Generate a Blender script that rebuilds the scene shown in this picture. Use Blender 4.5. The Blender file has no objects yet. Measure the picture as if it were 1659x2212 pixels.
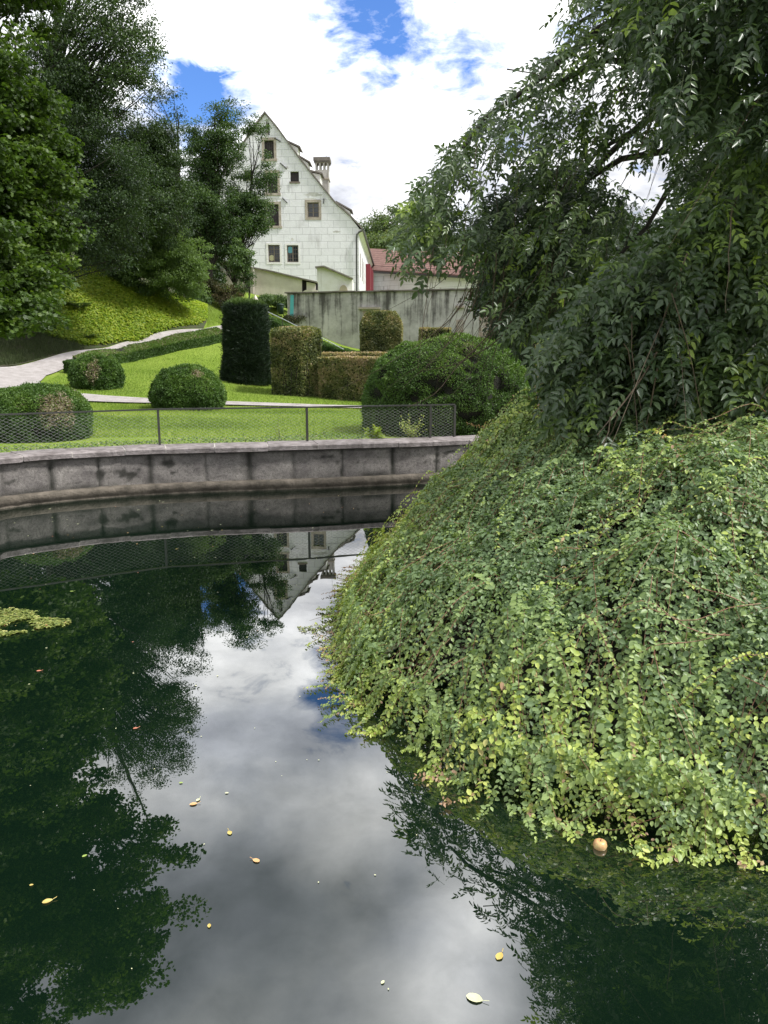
import bpy, math, random
import numpy as np
from mathutils import Vector, Matrix
from mathutils.geometry import delaunay_2d_cdt
rnd = random.Random(7)
RS = np.random.RandomState(11)
C = bpy.context.scene.collection
scn = bpy.context.scene
R = math.radians
# ------------------------------------------------------------------ camera
PITCH = R(11.2); FPX = 1661.0; CAMZ = 1.9
cam_d = bpy.data.cameras.new("camera"); cam = bpy.data.objects.new("camera", cam_d); C.objects.link(cam)
cam.location = (0, 0, CAMZ); cam.rotation_euler = (R(90) - PITCH, 0, 0)
cam_d.sensor_fit = 'VERTICAL'; cam_d.sensor_height = 24.0; cam_d.lens = 24.0 * FPX / 2212.0
cam_d.clip_start = 0.05; cam_d.clip_end = 2000
scn.camera = cam
scn.view_settings.view_transform = 'Standard'; scn.view_settings.look = 'None'
scn.view_settings.exposure = 0.45; scn.view_settings.gamma = 1.0
# ------------------------------------------------------------------ sun and sky
SUN_EL, SUN_AZ = R(54), R(106)          # azimuth measured clockwise from +Y (view direction)
sun_d = bpy.data.lights.new("sun", 'SUN'); sun_d.energy = 3.6; sun_d.angle = R(7); sun_d.color = (1, .97, .93)
sun = bpy.data.objects.new("sun", sun_d); C.objects.link(sun)
sv = Vector((math.sin(SUN_AZ) * math.cos(SUN_EL), math.cos(SUN_AZ) * math.cos(SUN_EL), math.sin(SUN_EL)))
sun.rotation_euler = sv.to_track_quat('Z', 'Y').to_euler()
sun.location = (20, -20, 60)

def dir_px(px, py):
    u = (px - 829.5) / FPX; v = (1106 - py) / FPX
    return Vector((u, math.cos(PITCH) + v * math.sin(PITCH), -math.sin(PITCH) + v * math.cos(PITCH)))
def at(px, py, Y):
    d = dir_px(px, py); return Vector((0, 0, CAMZ)) + d * (Y / d.y)

world = bpy.data.worlds.new("World"); scn.world = world; world.use_nodes = True
nt = world.node_tree; nt.nodes.clear()
def N(nt, t, **kw):
    n = nt.nodes.new(t)
    for k, v in kw.items():
        if k in n.inputs: n.inputs[k].default_value = v
        else: setattr(n, k, v)
    return n
def lk(nt, a, b): nt.links.new(a, b)
def math_n(nt, op, a, b=None, c=None, clamp=False):
    n = nt.nodes.new('ShaderNodeMath'); n.operation = op; n.use_clamp = clamp
    for i, x in enumerate((a, b, c)):
        if x is None: continue
        if isinstance(x, (int, float)): n.inputs[i].default_value = x
        else: nt.links.new(x, n.inputs[i])
    return n.outputs[0]
def ramp(nt, fac, stops, interp='LINEAR'):
    n = nt.nodes.new('ShaderNodeValToRGB'); cr = n.color_ramp; cr.interpolation = interp
    while len(cr.elements) > 1: cr.elements.remove(cr.elements[-1])
    for i, (p, c) in enumerate(stops):
        e = cr.elements[0] if i == 0 else cr.elements.new(p)
        e.position = p; e.color = (c[0], c[1], c[2], 1) if isinstance(c, (tuple, list)) else (c, c, c, 1)
    if fac is not None: nt.links.new(fac, n.inputs[0])
    return n.outputs[0]
def mixc(nt, fac, a, b):
    n = nt.nodes.new('ShaderNodeMix'); n.data_type = 'RGBA'
    for sock, x in ((n.inputs[0], fac), (n.inputs[6], a), (n.inputs[7], b)):
        if isinstance(x, (int, float)): sock.default_value = x
        elif isinstance(x, (tuple, list)): sock.default_value = (x[0], x[1], x[2], 1)
        else: nt.links.new(x, sock)
    return n.outputs[2]

sky = N(nt, 'ShaderNodeTexSky'); sky.sky_type = 'NISHITA'; sky.sun_disc = False
sky.sun_elevation = SUN_EL; sky.sun_rotation = SUN_AZ; sky.air_density = 1.0; sky.dust_density = .0; sky.ozone_density = 5.0
tc = N(nt, 'ShaderNodeTexCoord')
sep = N(nt, 'ShaderNodeSeparateXYZ'); lk(nt, tc.outputs['Generated'], sep.inputs[0])
zc = math_n(nt, 'ADD', math_n(nt, 'MAXIMUM', sep.outputs[2], 0.0), 0.22)
cx = math_n(nt, 'DIVIDE', sep.outputs[0], zc); cy = math_n(nt, 'DIVIDE', sep.outputs[1], zc)
cmb = N(nt, 'ShaderNodeCombineXYZ'); lk(nt, cx, cmb.inputs[0]); lk(nt, cy, cmb.inputs[1])
n1 = N(nt, 'ShaderNodeTexNoise', Scale=2.4, Detail=9.0, Roughness=.58, Distortion=.35); lk(nt, cmb.outputs[0], n1.inputs['Vector'])
n2 = N(nt, 'ShaderNodeTexNoise', Scale=2.3, Detail=8.0, Roughness=.5, Distortion=.2)
mp = N(nt, 'ShaderNodeMapping'); mp.inputs['Location'].default_value = (3.1, 7.7, 0); lk(nt, cmb.outputs[0], mp.inputs[0]); lk(nt, mp.outputs[0], n2.inputs['Vector'])
# cloud gaps: soft discs round a few directions, broken up by the noise
holes = None
for (px, py, sg, amp) in ((800, 100, .075, .75), (880, 20, .05, .6), (960, 150, .05, .5), (725, 60, .06, .35), (430, 205, .06, .8), (505, 150, .04, .5), (400,235,.05,.4), (1120, 120, .05, .35), (1130, 260, .05, .2),
                          (721, -146, .055, .8), (690, -60, .04, .4), (780, 330, .13, -.5)):
    d = dir_px(px, py).normalized()
    vm = N(nt, 'ShaderNodeVectorMath'); vm.operation = 'DISTANCE'; lk(nt, tc.outputs['Generated'], vm.inputs[0]); vm.inputs[1].default_value = d
    q = math_n(nt, 'DIVIDE', vm.outputs['Value'], sg)
    g = math_n(nt, 'MULTIPLY', math_n(nt, 'EXPONENT', math_n(nt, 'MULTIPLY', math_n(nt, 'MULTIPLY', q, q), -1.0)), amp)
    holes = g if holes is None else math_n(nt, 'ADD', holes, g)
n3 = N(nt, 'ShaderNodeTexNoise', Scale=9.0, Detail=8.0, Roughness=.62, Distortion=.4); lk(nt, cmb.outputs[0], n3.inputs['Vector'])
nz_ = math_n(nt, 'ADD', math_n(nt, 'MULTIPLY', math_n(nt, 'SUBTRACT', 0.47, n1.outputs[0]), 1.2), math_n(nt, 'MULTIPLY', math_n(nt, 'SUBTRACT', 0.5, n3.outputs[0]), 1.1))
fld = math_n(nt, 'ADD', math_n(nt, 'ADD', nz_, math_n(nt, 'ADD', math_n(nt, 'MULTIPLY', math_n(nt, 'MAXIMUM', math_n(nt, 'SUBTRACT', sep.outputs[2], .42), 0.0), -.8), -.10)), math_n(nt, 'MULTIPLY', holes, .46))
bluem = ramp(nt, fld, [(-.03, 0.0), (.08, .25), (.20, .6), (.36, 1.0)])
shade = ramp(nt, n2.outputs[0], [(.36, (.44, .455, .52)), (.44, (.60, .62, .68)), (.52, (.86, .87, .9)), (.62, (1.2, 1.2, 1.2))])
# thicker, greyer cloud high overhead
hi = N(nt, 'ShaderNodeMapRange'); hi.inputs[1].default_value = .28; hi.inputs[2].default_value = .46; hi.inputs[3].default_value = .80; hi.inputs[4].default_value = .95
lk(nt, sep.outputs[2], hi.inputs[0])
hsum = hi.outputs[0]
for (px, py, sg, amp) in ((620, 1860, .13, -.36), (300, 2150, .2, -.2), (1020, 2080, .085, 1.2), (860, 2000, .05, -.2), (560, 1480, .22, .7), (480, 1640, .10, .25), (800, 1650, .12, .15), (1150, 2250, .12, -.2), (820, 1300, .15, .2)):
    d = dir_px(px, py).normalized(); d.z = -d.z
    vm = N(nt, 'ShaderNodeVectorMath'); vm.operation = 'DISTANCE'; lk(nt, tc.outputs['Generated'], vm.inputs[0]); vm.inputs[1].default_value = d
    q = math_n(nt, 'DIVIDE', vm.outputs['Value'], sg)
    hsum = math_n(nt, 'ADD', hsum, math_n(nt, 'MULTIPLY', math_n(nt, 'EXPONENT', math_n(nt, 'MULTIPLY', math_n(nt, 'MULTIPLY', q, q), -1.0)), amp))
hsum = math_n(nt, 'MULTIPLY', hsum, math_n(nt, 'ADD', math_n(nt, 'ADD', math_n(nt, 'MULTIPLY', n1.outputs[0], 1.2), math_n(nt, 'MULTIPLY', n3.outputs[0], .8)), .0))
cl = N(nt, 'ShaderNodeVectorMath'); cl.operation = 'SCALE'; lk(nt, shade, cl.inputs[0]); lk(nt, hsum, cl.inputs['Scale'])
CLOUD = N(nt, 'ShaderNodeVectorMath'); CLOUD.operation = 'SCALE'; lk(nt, cl.outputs[0], CLOUD.inputs[0]); CLOUD.inputs['Scale'].default_value = 1.18
bgc = N(nt, 'ShaderNodeBackground', Strength=1.0); lk(nt, CLOUD.outputs[0], bgc.inputs[0])
bgs = N(nt, 'ShaderNodeBackground', Strength=0.12); sm = N(nt, 'ShaderNodeVectorMath'); sm.operation = 'MULTIPLY'; lk(nt, sky.outputs[0], sm.inputs[0]); sm.inputs[1].default_value = (.72, .94, 1.30); lk(nt, sm.outputs[0], bgs.inputs[0])
mx = N(nt, 'ShaderNodeMixShader'); lk(nt, bluem, mx.inputs[0]); lk(nt, bgc.outputs[0], mx.inputs[1]); lk(nt, bgs.outputs[0], mx.inputs[2])
wo = N(nt, 'ShaderNodeOutputWorld'); lk(nt, mx.outputs[0], wo.inputs[0])

# ------------------------------------------------------------------ helpers
def tag(o, label=None, cat=None, group=None, kind=None):
    if label: o['label'] = label
    if cat: o['category'] = cat
    if group: o['group'] = group
    if kind: o['kind'] = kind
    return o
def empty(name, loc, label=None, cat=None, group=None):
    o = bpy.data.objects.new(name, None); C.objects.link(o); o.location = loc; o.empty_display_size = .3
    return tag(o, label, cat, group)
def link(name, me, mat, parent=None):
    o = bpy.data.objects.new(name, me); C.objects.link(o)
    if mat:
        for m in (mat if isinstance(mat, (list, tuple)) else [mat]): me.materials.append(m)
    if parent:
        o.parent = parent; o.matrix_parent_inverse = Matrix.Translation(parent_loc(parent)).inverted()
    return o
def parent_loc(p):
    l = Vector(p.location)
    return l
def build(name, V, F, mat, parent=None, smooth=False, attrs=None, origin=None):
    """V (n,3) array; F (m,k) int array or list of such arrays."""
    V = np.asarray(V, dtype=np.float64).reshape(-1, 3)
    Fs = F if isinstance(F, list) else [F]
    if origin is not None: V = V - np.array(origin)
    me = bpy.data.meshes.new(name)
    nl = sum(f.size for f in Fs); nf = sum(len(f) for f in Fs)
    me.vertices.add(len(V)); me.vertices.foreach_set('co', V.astype(np.float32).ravel())
    me.loops.add(nl); me.polygons.add(nf)
    me.loops.foreach_set('vertex_index', np.concatenate([f.ravel() for f in Fs]).astype(np.int32))
    st = []; off = 0
    for f in Fs:
        st.append(off + np.arange(len(f)) * f.shape[1]); off += f.size
    me.polygons.foreach_set('loop_start', np.concatenate(st).astype(np.int32))
    if attrs:
        for k, (dom, a) in attrs.items():
            at_ = me.attributes.new(k, 'FLOAT', dom); at_.data.foreach_set('value', np.asarray(a, dtype=np.float32))
    me.update(calc_edges=True)
    if smooth: me.polygons.foreach_set('use_smooth', np.ones(nf, dtype=bool))
    o = link(name, me, mat, parent)
    if origin is not None: o.location = origin
    return o
class MB:
    def __init__(s): s.v = []; s.f = []
    def add(s, vs, fs):
        o = len(s.v); s.v += [tuple(v) for v in vs]; s.f += [tuple(i + o for i in f) for f in fs]; return s
    def box(s, c, size, rot=0.0, M=None):
        hx, hy, hz = size[0] / 2, size[1] / 2, size[2] / 2
        vs = [Vector((x, y, z)) for x in (-hx, hx) for y in (-hy, hy) for z in (-hz, hz)]
        m = Matrix.Rotation(rot, 4, 'Z') if M is None else M
        vs = [m @ v + Vector(c) for v in vs]
        return s.add(vs, [(0, 1, 3, 2), (4, 6, 7, 5), (0, 4, 5, 1), (2, 3, 7, 6), (0, 2, 6, 4), (1, 5, 7, 3)])
    def bar(s, a, b, w, h):
        a = Vector(a); b = Vector(b); d = (b - a); L = d.length; d.normalize()
        up = Vector((0, 0, 1)) if abs(d.z) < .95 else Vector((1, 0, 0))
        x = d.cross(up).normalized(); y = x.cross(d)
        vs = []
        for p in (a, b):
            for sx, sy in ((-1, -1), (1, -1), (1, 1), (-1, 1)): vs.append(p + x * sx * w / 2 + y * sy * h / 2)
        return s.add(vs, [(0, 3, 2, 1), (4, 5, 6, 7), (0, 1, 5, 4), (1, 2, 6, 5), (2, 3, 7, 6), (3, 0, 4, 7)])
    def tube(s, pts, rad, n=6):
        V, F = tube_arrays([np.array([tuple(p) for p in pts])], [np.array([rad] * len(pts) if isinstance(rad, (int, float)) else rad)], n)
        return s.add([tuple(v) for v in V], [tuple(int(i) for i in f) for f in F])
    def prism(s, poly, a, b):
        """poly: list of 3D front points, extruded from offset a to offset b (vectors)."""
        a = Vector(a); b = Vector(b); n = len(poly)
        vs = [Vector(p) + a for p in poly] + [Vector(p) + b for p in poly]
        fs = [tuple(range(n))[::-1], tuple(range(n, 2 * n))] + [(i, (i + 1) % n, (i + 1) % n + n, i + n) for i in range(n)]
        return s.add(vs, fs)
    def lathe(s, c, prof, n=20, rot=None):
        vs = []
        for r, z in prof:
            for i in range(n):
                a = 2 * math.pi * i / n; vs.append(Vector(c) + Vector((r * math.cos(a), r * math.sin(a), z)))
        fs = []
        for j in range(len(prof) - 1):
            for i in range(n):
                k = (i + 1) % n; fs.append((j * n + i, j * n + k, (j + 1) * n + k, (j + 1) * n + i))
        fs.append(tuple(range((len(prof) - 1) * n, len(prof) * n)))
        return s.add(vs, fs)
    def build(s, name, mat, parent=None, smooth=False):
        me = bpy.data.meshes.new(name); me.from_pydata(s.v, [], s.f); me.update()
        if smooth:
            for p in me.polygons: p.use_smooth = True
        return link(name, me, mat, parent)
def vnorm(a): return a / (np.linalg.norm(a, axis=-1, keepdims=True) + 1e-9)
def tube_arrays(paths, radii, n=5):
    Vs = []; Fs = []; off = 0
    ang = np.arange(n) * 2 * math.pi / n; ca = np.cos(ang); sa = np.sin(ang)
    for P, r in zip(paths, radii):
        m = len(P); d = np.gradient(P, axis=0); d = vnorm(d)
        ref = np.array([0, 0, 1.]) if abs(d[0, 2]) < .9 else np.array([1., 0, 0])
        x = vnorm(np.cross(d, ref)); y = np.cross(x, d)
        ring = P[:, None, :] + r[:, None, None] * (x[:, None, :] * ca[None, :, None] + y[:, None, :] * sa[None, :, None])
        Vs.append(ring.reshape(-1, 3))
        i = np.arange(m - 1)[:, None]; j = np.arange(n)[None, :]; k = (j + 1) % n
        F = np.stack([i * n + j, i * n + k, (i + 1) * n + k, (i + 1) * n + j], -1).reshape(-1, 4) + off
        Fs.append(F); off += m * n
    return np.concatenate(Vs), np.concatenate(Fs)
def tubes(name, paths, radii, mat, parent=None, n=5):
    V, F = tube_arrays(paths, radii, n); return build(name, V, F, mat, parent, smooth=True)
# value noise
_G = RS.rand(64, 64, 64)
def vnoise(P, scale=1.0, off=0.0):
    p = np.asarray(P) * scale + 100.37 + off; i = np.floor(p).astype(int); f = p - i; f = f * f * (3 - 2 * f)
    r = 0
    for a in (0, 1):
        for b in (0, 1):
            for c in (0, 1):
                w = (f[..., 0] if a else 1 - f[..., 0]) * (f[..., 1] if b else 1 - f[..., 1]) * (f[..., 2] if c else 1 - f[..., 2])
                r = r + w * _G[(i[..., 0] + a) % 64, (i[..., 1] + b) % 64, (i[..., 2] + c) % 64]
    return r
def fbm(P, scale=1.0, oct=3, off=0.0):
    r = 0; a = 1; t = 0
    for k in range(oct): r = r + a * vnoise(P, scale * 2 ** k, off + 17 * k); t += a; a *= .5
    return r / t
# leaves: P base points, D leaf direction, Nn leaf normal
TPL = {
    'oval': (np.array([(0, 0, 0), (.22, -.40, .07), (.62, -.44, .09), (1, 0, -.10), (.62, .44, .09), (.22, .40, .07)]), np.array([(0, 1, 2, 3), (0, 3, 4, 5)])),
    'dia': (np.array([(0, 0, 0), (.45, -.5, .08), (1, 0, -.06), (.45, .5, .08)]), np.array([(0, 1, 2), (0, 2, 3)])),
    'blade': (np.array([(0, -.5, 0), (0, .5, 0), (1, 0, 0)]), np.array([(0, 1, 2)])),
    'lance': (np.array([(0, 0, 0), (.3, -.5, .06), (.7, -.32, .04), (1, 0, -.12), (.7, .32, .04), (.3, .5, .06)]), np.array([(0, 1, 2, 3), (0, 3, 4, 5)])),
    'lobed': (np.array([(0, 0, 0), (.12, -.55, .05), (.45, -.28, .05), (.62, -.55, .0), (1, 0, -.1), (.62, .55, .0), (.45, .28, .05), (.12, .55, .05)]), np.array([(0, 1, 2, 4), (2, 3, 4, 4), (0, 4, 6, 7), (4, 5, 6, 6)])),
}
TPL['lobed'] = (TPL['lobed'][0], np.array([(0, 1, 2), (0, 2, 4), (2, 3, 4), (0, 4, 6), (4, 5, 6), (0, 6, 7)]))
def leaf_arrays(P, D, Nn, L, W, shape='dia'):
    T, F = TPL[shape]; D = vnorm(D); S = vnorm(np.cross(D, Nn)); U = np.cross(S, D)
    L = np.broadcast_to(L, len(P)); W = np.broadcast_to(W, len(P))
    V = P[:, None, :] + D[:, None, :] * (T[None, :, 0, None] * L[:, None, None]) + S[:, None, :] * (T[None, :, 1, None] * W[:, None, None]) + U[:, None, :] * (T[None, :, 2, None] * L[:, None, None])
    Fa = (F[None] + (np.arange(len(P)) * len(T))[:, None, None]).reshape(-1, F.shape[1])
    return V.reshape(-1, 3), Fa, len(F)
def leaves(name, P, D, Nn, L, W, tint, mat, parent=None, shape='dia', origin=None):
    V, F, k = leaf_arrays(P, D, Nn, L, W, shape)
    o = build(name, V, F, mat, parent, attrs={'tint': ('FACE', np.repeat(np.clip(tint, 0, 1), k))}, origin=origin)
    return o
def rdir(n, rs=RS): return vnorm(rs.normal(size=(n, 3)))
# ------------------------------------------------------------------ materials
def newmat(name):
    m = bpy.data.materials.new(name); m.use_nodes = True; n = m.node_tree; n.nodes.clear()
    out = N(n, 'ShaderNodeOutputMaterial'); b = N(n, 'ShaderNodeBsdfPrincipled'); lk(n, b.outputs[0], out.inputs[0]); return m, n, b, out
def simple(name, col, rough=.6, metal=0.0, spec=.5, var=None, vscale=8.0, bump=0.0, bscale=40.0, coords='Object'):
    m, n, b, out = newmat(name); b.inputs['Roughness'].default_value = rough; b.inputs['Metallic'].default_value = metal; b.inputs['Specular IOR Level'].default_value = spec
    b.inputs['Base Color'].default_value = (*col, 1)
    t = N(n, 'ShaderNodeTexCoord')
    if var:
        no = N(n, 'ShaderNodeTexNoise', Scale=vscale, Detail=6.0, Roughness=.6); lk(n, t.outputs[coords], no.inputs['Vector'])
        lk(n, mixc(n, ramp(n, no.outputs[0], [(.35, 0.0), (.65, 1.0)]), col, var), b.inputs['Base Color'])
    if bump:
        nb = N(n, 'ShaderNodeTexNoise', Scale=bscale, Detail=6.0, Roughness=.6); lk(n, t.outputs[coords], nb.inputs['Vector'])
        bp = N(n, 'ShaderNodeBump', Strength=bump, Distance=.03); lk(n, nb.outputs[0], bp.inputs['Height']); lk(n, bp.outputs[0], b.inputs['Normal'])
    return m
def leafmat(name, stops, rough=.5, trans=.3, spec=.4, tboost=1.5):
    m, n, b, out = newmat(name)
    a = N(n, 'ShaderNodeAttribute'); a.attribute_name = 'tint'
    col = ramp(n, a.outputs['Fac'], stops)
    lk(n, col, b.inputs['Base Color']); b.inputs['Roughness'].default_value = rough; b.inputs['Specular IOR Level'].default_value = spec
    tr = N(n, 'ShaderNodeBsdfTranslucent'); sc = N(n, 'ShaderNodeVectorMath'); sc.operation = 'MULTIPLY'; lk(n, col, sc.inputs[0]); sc.inputs[1].default_value = (tboost * 1.1, tboost * 1.2, tboost * .5)
    lk(n, sc.outputs[0], tr.inputs[0])
    ms = N(n, 'ShaderNodeMixShader', Fac=trans); lk(n, b.outputs[0], ms.inputs[1]); lk(n, tr.outputs[0], ms.inputs[2]); lk(n, ms.outputs[0], out.inputs[0])
    return m
M_bark = simple('bark', (.05, .042, .034), .9, var=(.025, .022, .018), vscale=14, bump=.6, bscale=30)
M_twig = simple('twig', (.12, .085, .055), .8, var=(.06, .045, .03), vscale=20)
M_redstem = simple('red_stem', (.22, .085, .055), .6, var=(.24, .16, .09), vscale=9)
M_core = simple('shade_core', (.008, .012, .005), .95, var=(.014, .012, .007), vscale=18, bump=.8, bscale=30)  # near-black filler behind leaves; shade inside the foliage put into its colour
M_black = simple('painted_metal', (.035, .037, .036), .45, var=(.05, .048, .042), vscale=20)
M_wire = simple('galvanised_wire', (.34, .35, .34), .5, metal=.1)
M_shrub = leafmat('honeysuckle_leaf', [(0, (.060, .100, .045)), (.35, (.165, .245, .110)), (.6, (.28, .37, .13)), (.8, (.40, .48, .11)), (.94, (.50, .54, .15)), (1, (.42, .27, .18))], .42, .25)
M_ash = leafmat('ash_leaf', [(0, (.028, .050, .026)), (.5, (.092, .140, .066)), (.8, (.18, .26, .065)), (1, (.30, .40, .07))], .36, .28, .5)
M_maple = leafmat('maple_leaf', [(0, (.024, .045, .010)), (.5, (.062, .110, .020)), (1, (.14, .20, .035))], .5, .3)
M_dark = leafmat('dark_leaf', [(0, (.016, .028, .017)), (.5, (.042, .074, .030)), (1, (.10, .155, .052))], .5, .22)
M_mid = leafmat('green_leaf', [(0, (.026, .05, .022)), (.5, (.062, .108, .040)), (1, (.14, .21, .065))], .5, .28)
M_box = leafmat('boxwood_leaf', [(0, (.028, .06, .014)), (.5, (.075, .145, .030)), (.86, (.15, .24, .045)), (.9, (.24, .20, .14)), (1, (.36, .30, .23))], .5, .2)
M_yew = leafmat('yew_needle', [(0, (.008, .020, .010)), (.6, (.022, .045, .018)), (1, (.09, .15, .03))], .6, .12)
M_beech = leafmat('beech_leaf', [(0, (.035, .045, .018)), (.4, (.105, .135, .045)), (.7, (.25, .25, .10)), (1, (.42, .31, .21))], .5, .25)
M_cover = leafmat('groundcover_leaf', [(0, (.03, .07, .012)), (.4, (.10, .18, .02)), (.75, (.23, .33, .03)), (1, (.36, .40, .05))], .5, .35)
M_blade = leafmat('grass_blade', [(0, (.09, .15, .02)), (.6, (.23, .33, .05)), (1, (.40, .45, .13))], .6, .3)
M_rough = leafmat('rough_grass_blade', [(0, (.03, .045, .014)), (.5, (.07, .10, .03)), (1, (.16, .20, .06))], .7, .2)
M_weed = leafmat('water_weed', [(0, (.06, .09, .02)), (.6, (.20, .24, .05)), (.9, (.40, .40, .14)), (1, (.45, .25, .12))], .45, .1)
M_far = leafmat('far_leaf', [(0, (.05, .075, .035)), (.6, (.12, .17, .065)), (1, (.24, .26, .09))], .6, .2)
M_redbush = leafmat('brownish_leaf', [(0, (.03, .04, .015)), (.5, (.08, .085, .035)), (1, (.16, .11, .06))], .6, .2)

# ------------------------------------------------------------------ pond outline and terrain
def catmull(pts, step=.08, closed=True):
    P = [np.array(p, float) for p in pts]; n = len(P); out = []
    for i in range(n if closed else n - 1):
        p0, p1, p2, p3 = (P[(i - 1) % n] if closed or i > 0 else P[0]), P[i], P[(i + 1) % n], (P[(i + 2) % n] if closed or i + 2 < n else P[-1])
        m = max(2, int(np.linalg.norm(p2 - p1) / step))
        for k in range(m):
            t = k / m; out.append(.5 * ((2 * p1) + (-p0 + p2) * t + (2 * p0 - 5 * p1 + 4 * p2 - p3) * t * t + (-p0 + 3 * p1 - 3 * p2 + p3) * t ** 3))
    if not closed: out.append(P[-1])
    return np.array(out)
def xy(px, py, Y): v = at(px, py, Y); return (v.x, v.y)
pond_ctrl = [(-8.2, 1.5), (-8.4, 4.5), (-7.6, 7.0), xy(-120, 1000, 9.15), xy(0, 1000, 9.9), xy(200, 985, 10.62), xy(400, 975, 11.08), xy(663, 975, 11.45), xy(800, 970, 11.72), xy(985, 960, 12.15),
             (2.6, 12.8), (4.6, 13.2), (7.0, 12.6), (8.8, 10.2), (9.2, 6.5), (8.4, 2.5), (7.6, -.8), (4.5, -1.2), (0, -1.2), (-4.5, -1.2), (-7.4, -.8)]
pond = catmull(pond_ctrl)
def inside(poly, X, Y):
    c = np.zeros(X.shape, bool); n = len(poly); j = n - 1
    for i in range(n):
        xi, yi = poly[i]; xj, yj = poly[j]
        if yi != yj:
            c ^= ((yi > Y) != (yj > Y)) & (X < (xj - xi) * (Y - yi) / (yj - yi) + xi)
        j = i
    return c
ctrl = [(-8, 13, .64), (-4, 12.8, .62), (0, 13.2, .6), (4, 14.5, .6), (8, 14, .65), (-2, 16.5, .6), (2, 16.5, .6), (5, 17, .65), (-11, 9, .8), (-10.5, 4, .7), (0, -3, .5), (-8, -4, .5), (8, -4, .5),
        (11, 4, .6), (12, 9, .7), (11, 15, .7), (-13, 14, 1.2), (-20, 5, 2.0), (20, 5, .8), (0, -20, .5)]
for t in [(650, 878, 22), (330, 870, 22), (160, 858, 21.5), (0, 852, 21.5), (400, 800, 28), (480, 750, 36), (535, 830, 29), (640, 853, 25), (210, 838, 25), (0, 820, 25), (0, 790, 28.5), (250, 775, 32),
          (490, 712, 45), (300, 742, 34), (760, 750, 45), (850, 862, 26), (1100, 765, 45), (1350, 770, 45), (1700, 780, 45), (1300, 862, 22), (1600, 870, 20),
          (0, 730, 30), (100, 715, 31), (170, 650, 33.5), (200, 575, 36), (300, 622, 38.5), (450, 662, 43), (60, 640, 33), (100, 500, 42), (300, 540, 46), (450, 600, 52), (540, 652, 50), (592, 660, 47), (605, 685, 46), (630, 695, 45), (690, 722, 45)]:
    v = at(*t); ctrl.append((v.x, v.y, v.z))
ctrl += [(-12, 68, 6), (0, 68, 6), (10, 60, 4.5), (30, 60, 4.5), (0, 95, 6), (40, 95, 6), (-45, 60, 14), (-45, 30, 9), (60, 50, 4), (-90, 150, 25), (0, 200, 10), (120, 200, 10), (150, 0, 1), (-120, 0, 12), (60, -40, .5), (-60, -40, 3)]
ctrl = np.array(ctrl)
def _k(r): return r
_A = _k(np.linalg.norm(ctrl[:, None, :2] - ctrl[None, :, :2], axis=-1)); _n = len(ctrl)
_B = np.block([[_A, np.ones((_n, 1))], [np.ones((1, _n)), np.zeros((1, 1))]]); _w = np.linalg.solve(_B - np.eye(_n + 1) * np.r_[np.ones(_n) * .25, 0], np.r_[ctrl[:, 2], 0])
def height(X, Y):
    X = np.asarray(X, float); Y = np.asarray(Y, float); sh = X.shape; X = X.ravel(); Y = Y.ravel(); out = np.empty(len(X))
    for s in range(0, len(X), 50000):
        d = np.sqrt((X[s:s + 50000, None] - ctrl[None, :, 0]) ** 2 + (Y[s:s + 50000, None] - ctrl[None, :, 1]) ** 2); out[s:s + 50000] = d @ _w[:-1] + _w[-1]
    return out.reshape(sh)
def hz(x, y): return float(height(np.array([x]), np.array([y]))[0])
def ground_many(pxs, pys):
    d = np.array([dir_px(a, b) for a, b in zip(pxs, pys)]); ts = np.linspace(7, 160, 1200)
    out = []
    for k in range(len(d)):
        P = d[k] / d[k][1]; X = P[0] * ts; Z = CAMZ + P[2] * ts; H = height(X, ts); s = np.where(Z <= H)[0]
        t = ts[s[0]] if len(s) else 60.0
        if len(s) and s[0] > 0:
            i = s[0]; a = Z[i - 1] - H[i - 1]; b = Z[i] - H[i]; t = ts[i - 1] + (ts[i] - ts[i - 1]) * a / (a - b + 1e-9)
        out.append((P[0] * t, t, float(height(np.array([P[0] * t]), np.array([t]))[0])))
    return np.array(out)
def ground(px, py): return Vector(ground_many([px], [py])[0])
# outward-offset outline of the pond
def offset(poly, d):
    t = np.roll(poly, -1, 0) - np.roll(poly, 1, 0); t = t / np.linalg.norm(t, axis=1, keepdims=True)
    nrm = np.stack([-t[:, 1], t[:, 0]], 1); c = poly.mean(0)
    s = np.sign(((poly - c) * nrm).sum(1).mean()); return poly + nrm * s * d
gx = np.concatenate([np.linspace(-300, -60, 14), np.linspace(-56, -17, 30), np.arange(-16, 13, .16), np.linspace(14, 60, 36), np.linspace(66, 300, 12)])
gy = np.concatenate([np.linspace(-200, -14, 10), np.linspace(-12, -3, 10), np.arange(-2.5, 15, .16), np.arange(15.2, 50, .4), np.linspace(50, 110, 50), np.linspace(116, 500, 14)])
GX, GY = np.meshgrid(gx, gy); GZ = height(GX, GY)
ins = inside(offset(pond, .22)[::3], GX, GY); GZ = np.where(ins, -1.7, GZ + (fbm(np.stack([GX, GY, GX * 0], -1), .8, 2) - .5) * .03)
ny, nx = GX.shape
idx = np.arange(ny * nx).reshape(ny, nx)
F = np.stack([idx[:-1, :-1], idx[:-1, 1:], idx[1:, 1:], idx[1:, :-1]], -1).reshape(-1, 4)
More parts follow.
